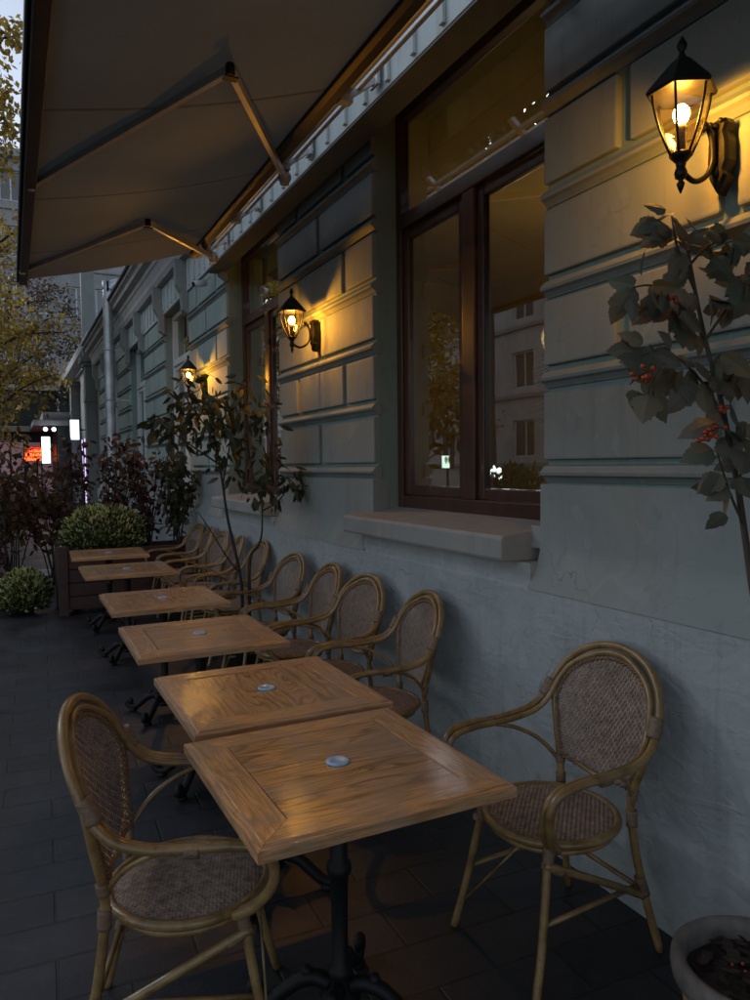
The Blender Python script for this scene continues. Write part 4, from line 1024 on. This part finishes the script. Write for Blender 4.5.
def lightbox(name, c, w, h, d, m, label, cat='sign'):
    t = tag(empty(name, c), label, cat)
    mb = MB(); mb.box(-w/2-.02, -d/2, -h/2-.02, w/2+.02, d/2, h/2+.02); mb.build('case', 'iron', t, .006)
    mb = MB(); mb.box(-w/2, -d/2-.008, -h/2, w/2, -d/2-.001, h/2); mb.build('face', m, t); return t
s1 = lightbox('light_box_sign', (1.73, 23.5, 2.72), .24, .58, .1, 'signwhite', 'glowing white blue light box sign beyond the drainpipe')
mb = MB(); mb.box(.13, -.02, -.02, .42, .02, .02); mb.build('bracket', 'iron', s1)
s2 = lightbox('light_box_sign', (1.04, 26, 2.18), .25, .85, .12, 'signgreen', 'tall white green light box sign beside the red sign')
mb = MB(); mb.box(.155, -.02, .2, .40, .02, .24); mb.build('bracket', 'iron', s2)
t = lightbox('shop_sign', (.88, 29.9, 2.12), .80, .52, .1, 'signred', 'glowing red shop sign with orange lettering in the distance')
mb = MB(); random.seed(3)
for r, (z, n_) in enumerate(((.12, 4), (-.03, 6), (-.18, 7))):
    x = -.06*n_
    for i in range(n_):
        mb.box(x, -.066, z-.045, x+.025, -.06, z+.05)
        if i % 2: mb.box(x+.025, -.066, z+.02, x+.075, -.06, z+.05)
        if i % 3: mb.box(x+.025, -.066, z-.045, x+.075, -.06, z-.02)
        mb.box(x+.075, -.0655, z-.045, x+.095, -.0605, z+.02); x += .12
mb.build('lettering', 'signorange', t)
mb = MB(); mb.tube([(0, 0, -.26), (0, 0, -2.12)], .04, 8); mb.build('post', 'iron', t)
# dark kiosk with canopy
t = tag(empty('kiosk', (1.45, 27, 0)), 'dark green kiosk with projecting canopy behind the light box signs', 'kiosk')
mb = MB(); mb.box(.0, -.2, 0, .62, 4, 3.0); mb.build('wall', 'darkwall', t, .02)
mb = MB(); mb.box(-.75, -.5, 3.0, .64, 4.2, 3.18); mb.box(-.45, -.35, 3.18, .64, 4.1, 3.45); mb.build('canopy', 'grey_plaster', t, .02)
mb = MB(); mb.box(-.03, .3, .3, -.002, 1.4, 2.5); mb.box(-.03, 1.7, .3, -.002, 2.8, 2.5); mb.build('shutter', 'iron', t)
for i, x in enumerate((-.18, .05)):
    g = tag(empty('globe_lamp', (1.25+x*1.1, 26.2, 2.86)), ('round white lamp under the kiosk canopy, left of the two', 'round white lamp under the kiosk canopy, right of the two')[i], 'lamp', 'globe lamps under the kiosk canopy')
    mb = MB(); mb.ball((0, 0, 0), .065, 12); mb.build('globe', 'globe', g)
    mb = MB(); mb.tube([(0, 0, .06), (0, 0, .13)], .01, 6); mb.build('stem', 'iron', g)
# low red-white kerb barrier
M['redpaint'] = simple('red_paint', (.5, .04, .03), .4); M['whitepaint'] = simple('white_paint', (.75, .75, .75), .4)
t = tag(empty('low_barrier', (.2, 11.75, 0)), 'low red and white painted barrier rail beside the rusty shrubs', 'barrier')
mb = MB()
for i in range(5): mb.box(-.5+i*.2, -.03, .02, -.302+i*.2, .03, .10, mi=i % 2)
mb.build('rail', ['redpaint', 'whitepaint'], t)
mb = MB(); mb.box(-.48, -.05, 0, -.44, .05, .1); mb.box(.42, -.05, 0, .46, .05, .1); mb.build('leg', 'iron', t)

# ---- trees
def big_tree(name, base, h, r, m, label, n=5000, seed=1, L=.13, trunk_h=.32, lean=0, group=None, rad=.14, low=.35):
    random.seed(seed); B = Vector(base); t = tag(empty(name, B), label, 'tree', group)
    mb = MB(); P = smooth_path([(0, 0, -.05), (.05, .05, h*trunk_h), (-.05+lean*.5, 0, h*.6), (lean, 0, h*.92)], 6); k = len(P)
    mb.tube(P, [rad*(1-.85*i/k) for i in range(k)], 10); tips = []
    for i in range(26):
        q = P[int(k*random.uniform(low, .95))]; a = random.uniform(0, 2*pi); l_ = r*random.uniform(.6, 1.05)
        e = q+Vector((cos(a)*l_, sin(a)*l_, random.uniform(-.1, .8)*r)); mdl = (q+e)/2+Vector((0, 0, .12*l_))
        Q = smooth_path([q, mdl, e], 5); kk = len(Q); mb.tube(Q, [rad*.3*(1-.85*j/kk) for j in range(kk)], 6); tips.append(Q)
        for _ in range(3):
            q2 = Q[int(kk*random.uniform(.4, .9))]; e2 = q2+rv(r*.28); mb.tube([q2, (q2+e2)/2+rv(.03), e2], [rad*.1, rad*.07, rad*.03], 5); tips.append([q2, (q2+e2)/2, e2])
    mb.build('trunk', 'barkdark', t)
    mb = MB(); cs = []
    for Q in tips: cs += [Q[-1], Q[len(Q)//2]]
    for _ in range(n):
        c = random.choice(cs); p = Vector(c)+rv(r*.085); l_ = L*random.uniform(.6, 1.3)
        d = rv(1)+Vector((0, 0, -.6)); nn = rv(1); s_ = d.normalized().cross(nn).normalized()*l_*.28; d = d.normalized()*l_
        mb.add([p, p+d*.45+s_, p+d, p+d*.45-s_], [(0, 1, 2, 3)])
    mb.build('crown', m, t); return t
big_tree('autumn_tree', (-1.2, 14, 0), 11.0, 1.7, 'leaf_yellow', 'golden autumn tree at the left edge of the pavement beyond the awning', 12000, 2, .12, .28)
big_tree('autumn_tree', (-1.35, 25, 0), 8.5, 2.3, 'leaf_yellow', 'farther golden autumn tree in front of the grey end building', 6000, 11, .16, .3)
big_tree('bare_tree', (.2, 33, 0), 9.5, 2.6, 'leaf_brown', 'thin brown leaved tree in front of the grey end building', 4500, 5, .16, .3)
big_tree('autumn_tree', (-.6, 19.5, 0), 7.5, 1.9, 'leaf_yellow', 'golden brown tree between the awning end and the grey end building', 7000, 27, .13, .3)
M['lilac'] = emit('pinkish_shop_glow', (.75, .42, .50), .05)
t = tag(empty('street_cafe_front', (-.2, 31.5, 0)), 'low dark shop front with pinkish lit windows behind the rusty shrubs', 'building')
mb = MB(); mb.box(-2.6, 0, -.1, 1.9, 3, 4.6); mb.build('wall', 'darkwall', t, .02)
mb = MB(); mb.box(-2.8, -.5, 3.0, 2.0, 0, 3.2); mb.box(-2.7, -.2, 4.6, 2.0, 3.1, 4.8); mb.build('canopy', 'brown_plaster', t, .02)
for i in range(4):
    mb = MB(); mb.box(-2.4+i*1.08, -.03, .5, -1.5+i*1.08, -.002, 2.6); w_ = mb.build('window', 'lilac', t)
    mb = MB(); mb.box(-1.98+i*1.08, -.05, .5, -1.92+i*1.08, -.031, 2.6); mb.build('window_bar', 'iron', w_)
# across the street, for the window reflection; the two tall trees are added sky blockers
big_tree('sky_blocker_tree', (-6.2, 14.9, 0), 10.4, 3.4, 'leaf_olive', 'added tall dark tree out of view, its high crown blocking sky reflection, nearer of the two', 15000, 17, .24, .5, low=.78)  # added tree: crown raised to keep sky out of the upper pane
big_tree('sky_blocker_tree', (-6.4, 24.5, 0), 11.0, 3.6, 'leaf_olive', 'second added tall dark tree out of view, its high crown blocking sky reflection, farther along the road', 9000, 18, .26, .5, low=.75)  # second added tree, extends the sky blocking along the road
big_tree('autumn_tree', (-5.2, 17.6, 0), 6.5, 2.0, 'leaf_yellow', 'golden roadside tree across the pavement, reflected in the left pane of the large window', 7000, 8, .15, .3)
big_tree('autumn_tree', (-9.0, 27.5, 0), 8, 1.8, 'leaf_brown', 'brownish roadside tree farther off, reflected in the right pane of the large window', 2500, 9, .16, .35)
t = tag(empty('twin_globe_lamp', (-4.0, 11.75, -.12)), 'short post with two white globe lights by the road, reflected in the large window', 'lamp')
mb = MB(); mb.tube([(0, 0, 0), (0, 0, 1.45)], .03, 10); mb.tube([(0, -.18, 1.5), (0, 0, 1.42), (0, .18, 1.56)], .015, 8); mb.build('post', 'iron', t)
for dy, z in ((-.14, 1.52), (.14, 1.60)): mb = MB(); mb.ball((0, dy, z), .115, 14); mb.build('globe', 'globe', t)
t = tag(empty('light_box_sign', (-4.0, 13.45, 1.64)), 'square white light box sign by the road, reflected in the left window pane', 'sign')
mb = MB(); mb.box(-.05, -.18, -.15, .05, .18, .15); mb.build('case', 'iron', t, .005)
mb = MB(); mb.box(.051, -.16, -.13, .058, .16, .13); mb.build('face', 'signgreen', t)
mb = MB(); mb.tube([(0, 0, -.15), (0, 0, -1.76)], .03, 8); mb.build('post', 'iron', t)
t = tag(empty('roadside_hedge', (-3.7, 10.2, 0)), 'dark leafy hedge along the kerb, reflected low in the large window', 'hedge')
mb = MB(); random.seed(33)
mb.box(-.25, -2.2, -.12, .25, 1.1, .55)
for _ in range(5200):
    y = random.uniform(-2.3, 1.2); x = random.uniform(-.35, .35); z = random.uniform(0, .95+.22*sin(y*3)+.12*sin(y*9)); l_ = .13*random.uniform(.6, 1.3)
    p = Vector((x, y, z*1.22+.1)); d = (rv(.6)+Vector((0, 0, 1))).normalized()*l_; s_ = d.cross(rv(1)).normalized()*l_*.25
    mb.add([p, p+d*.5+s_, p+d, p+d*.5-s_], [(0, 1, 2, 3)])
mb.build('foliage', 'leaf_hedge', t)
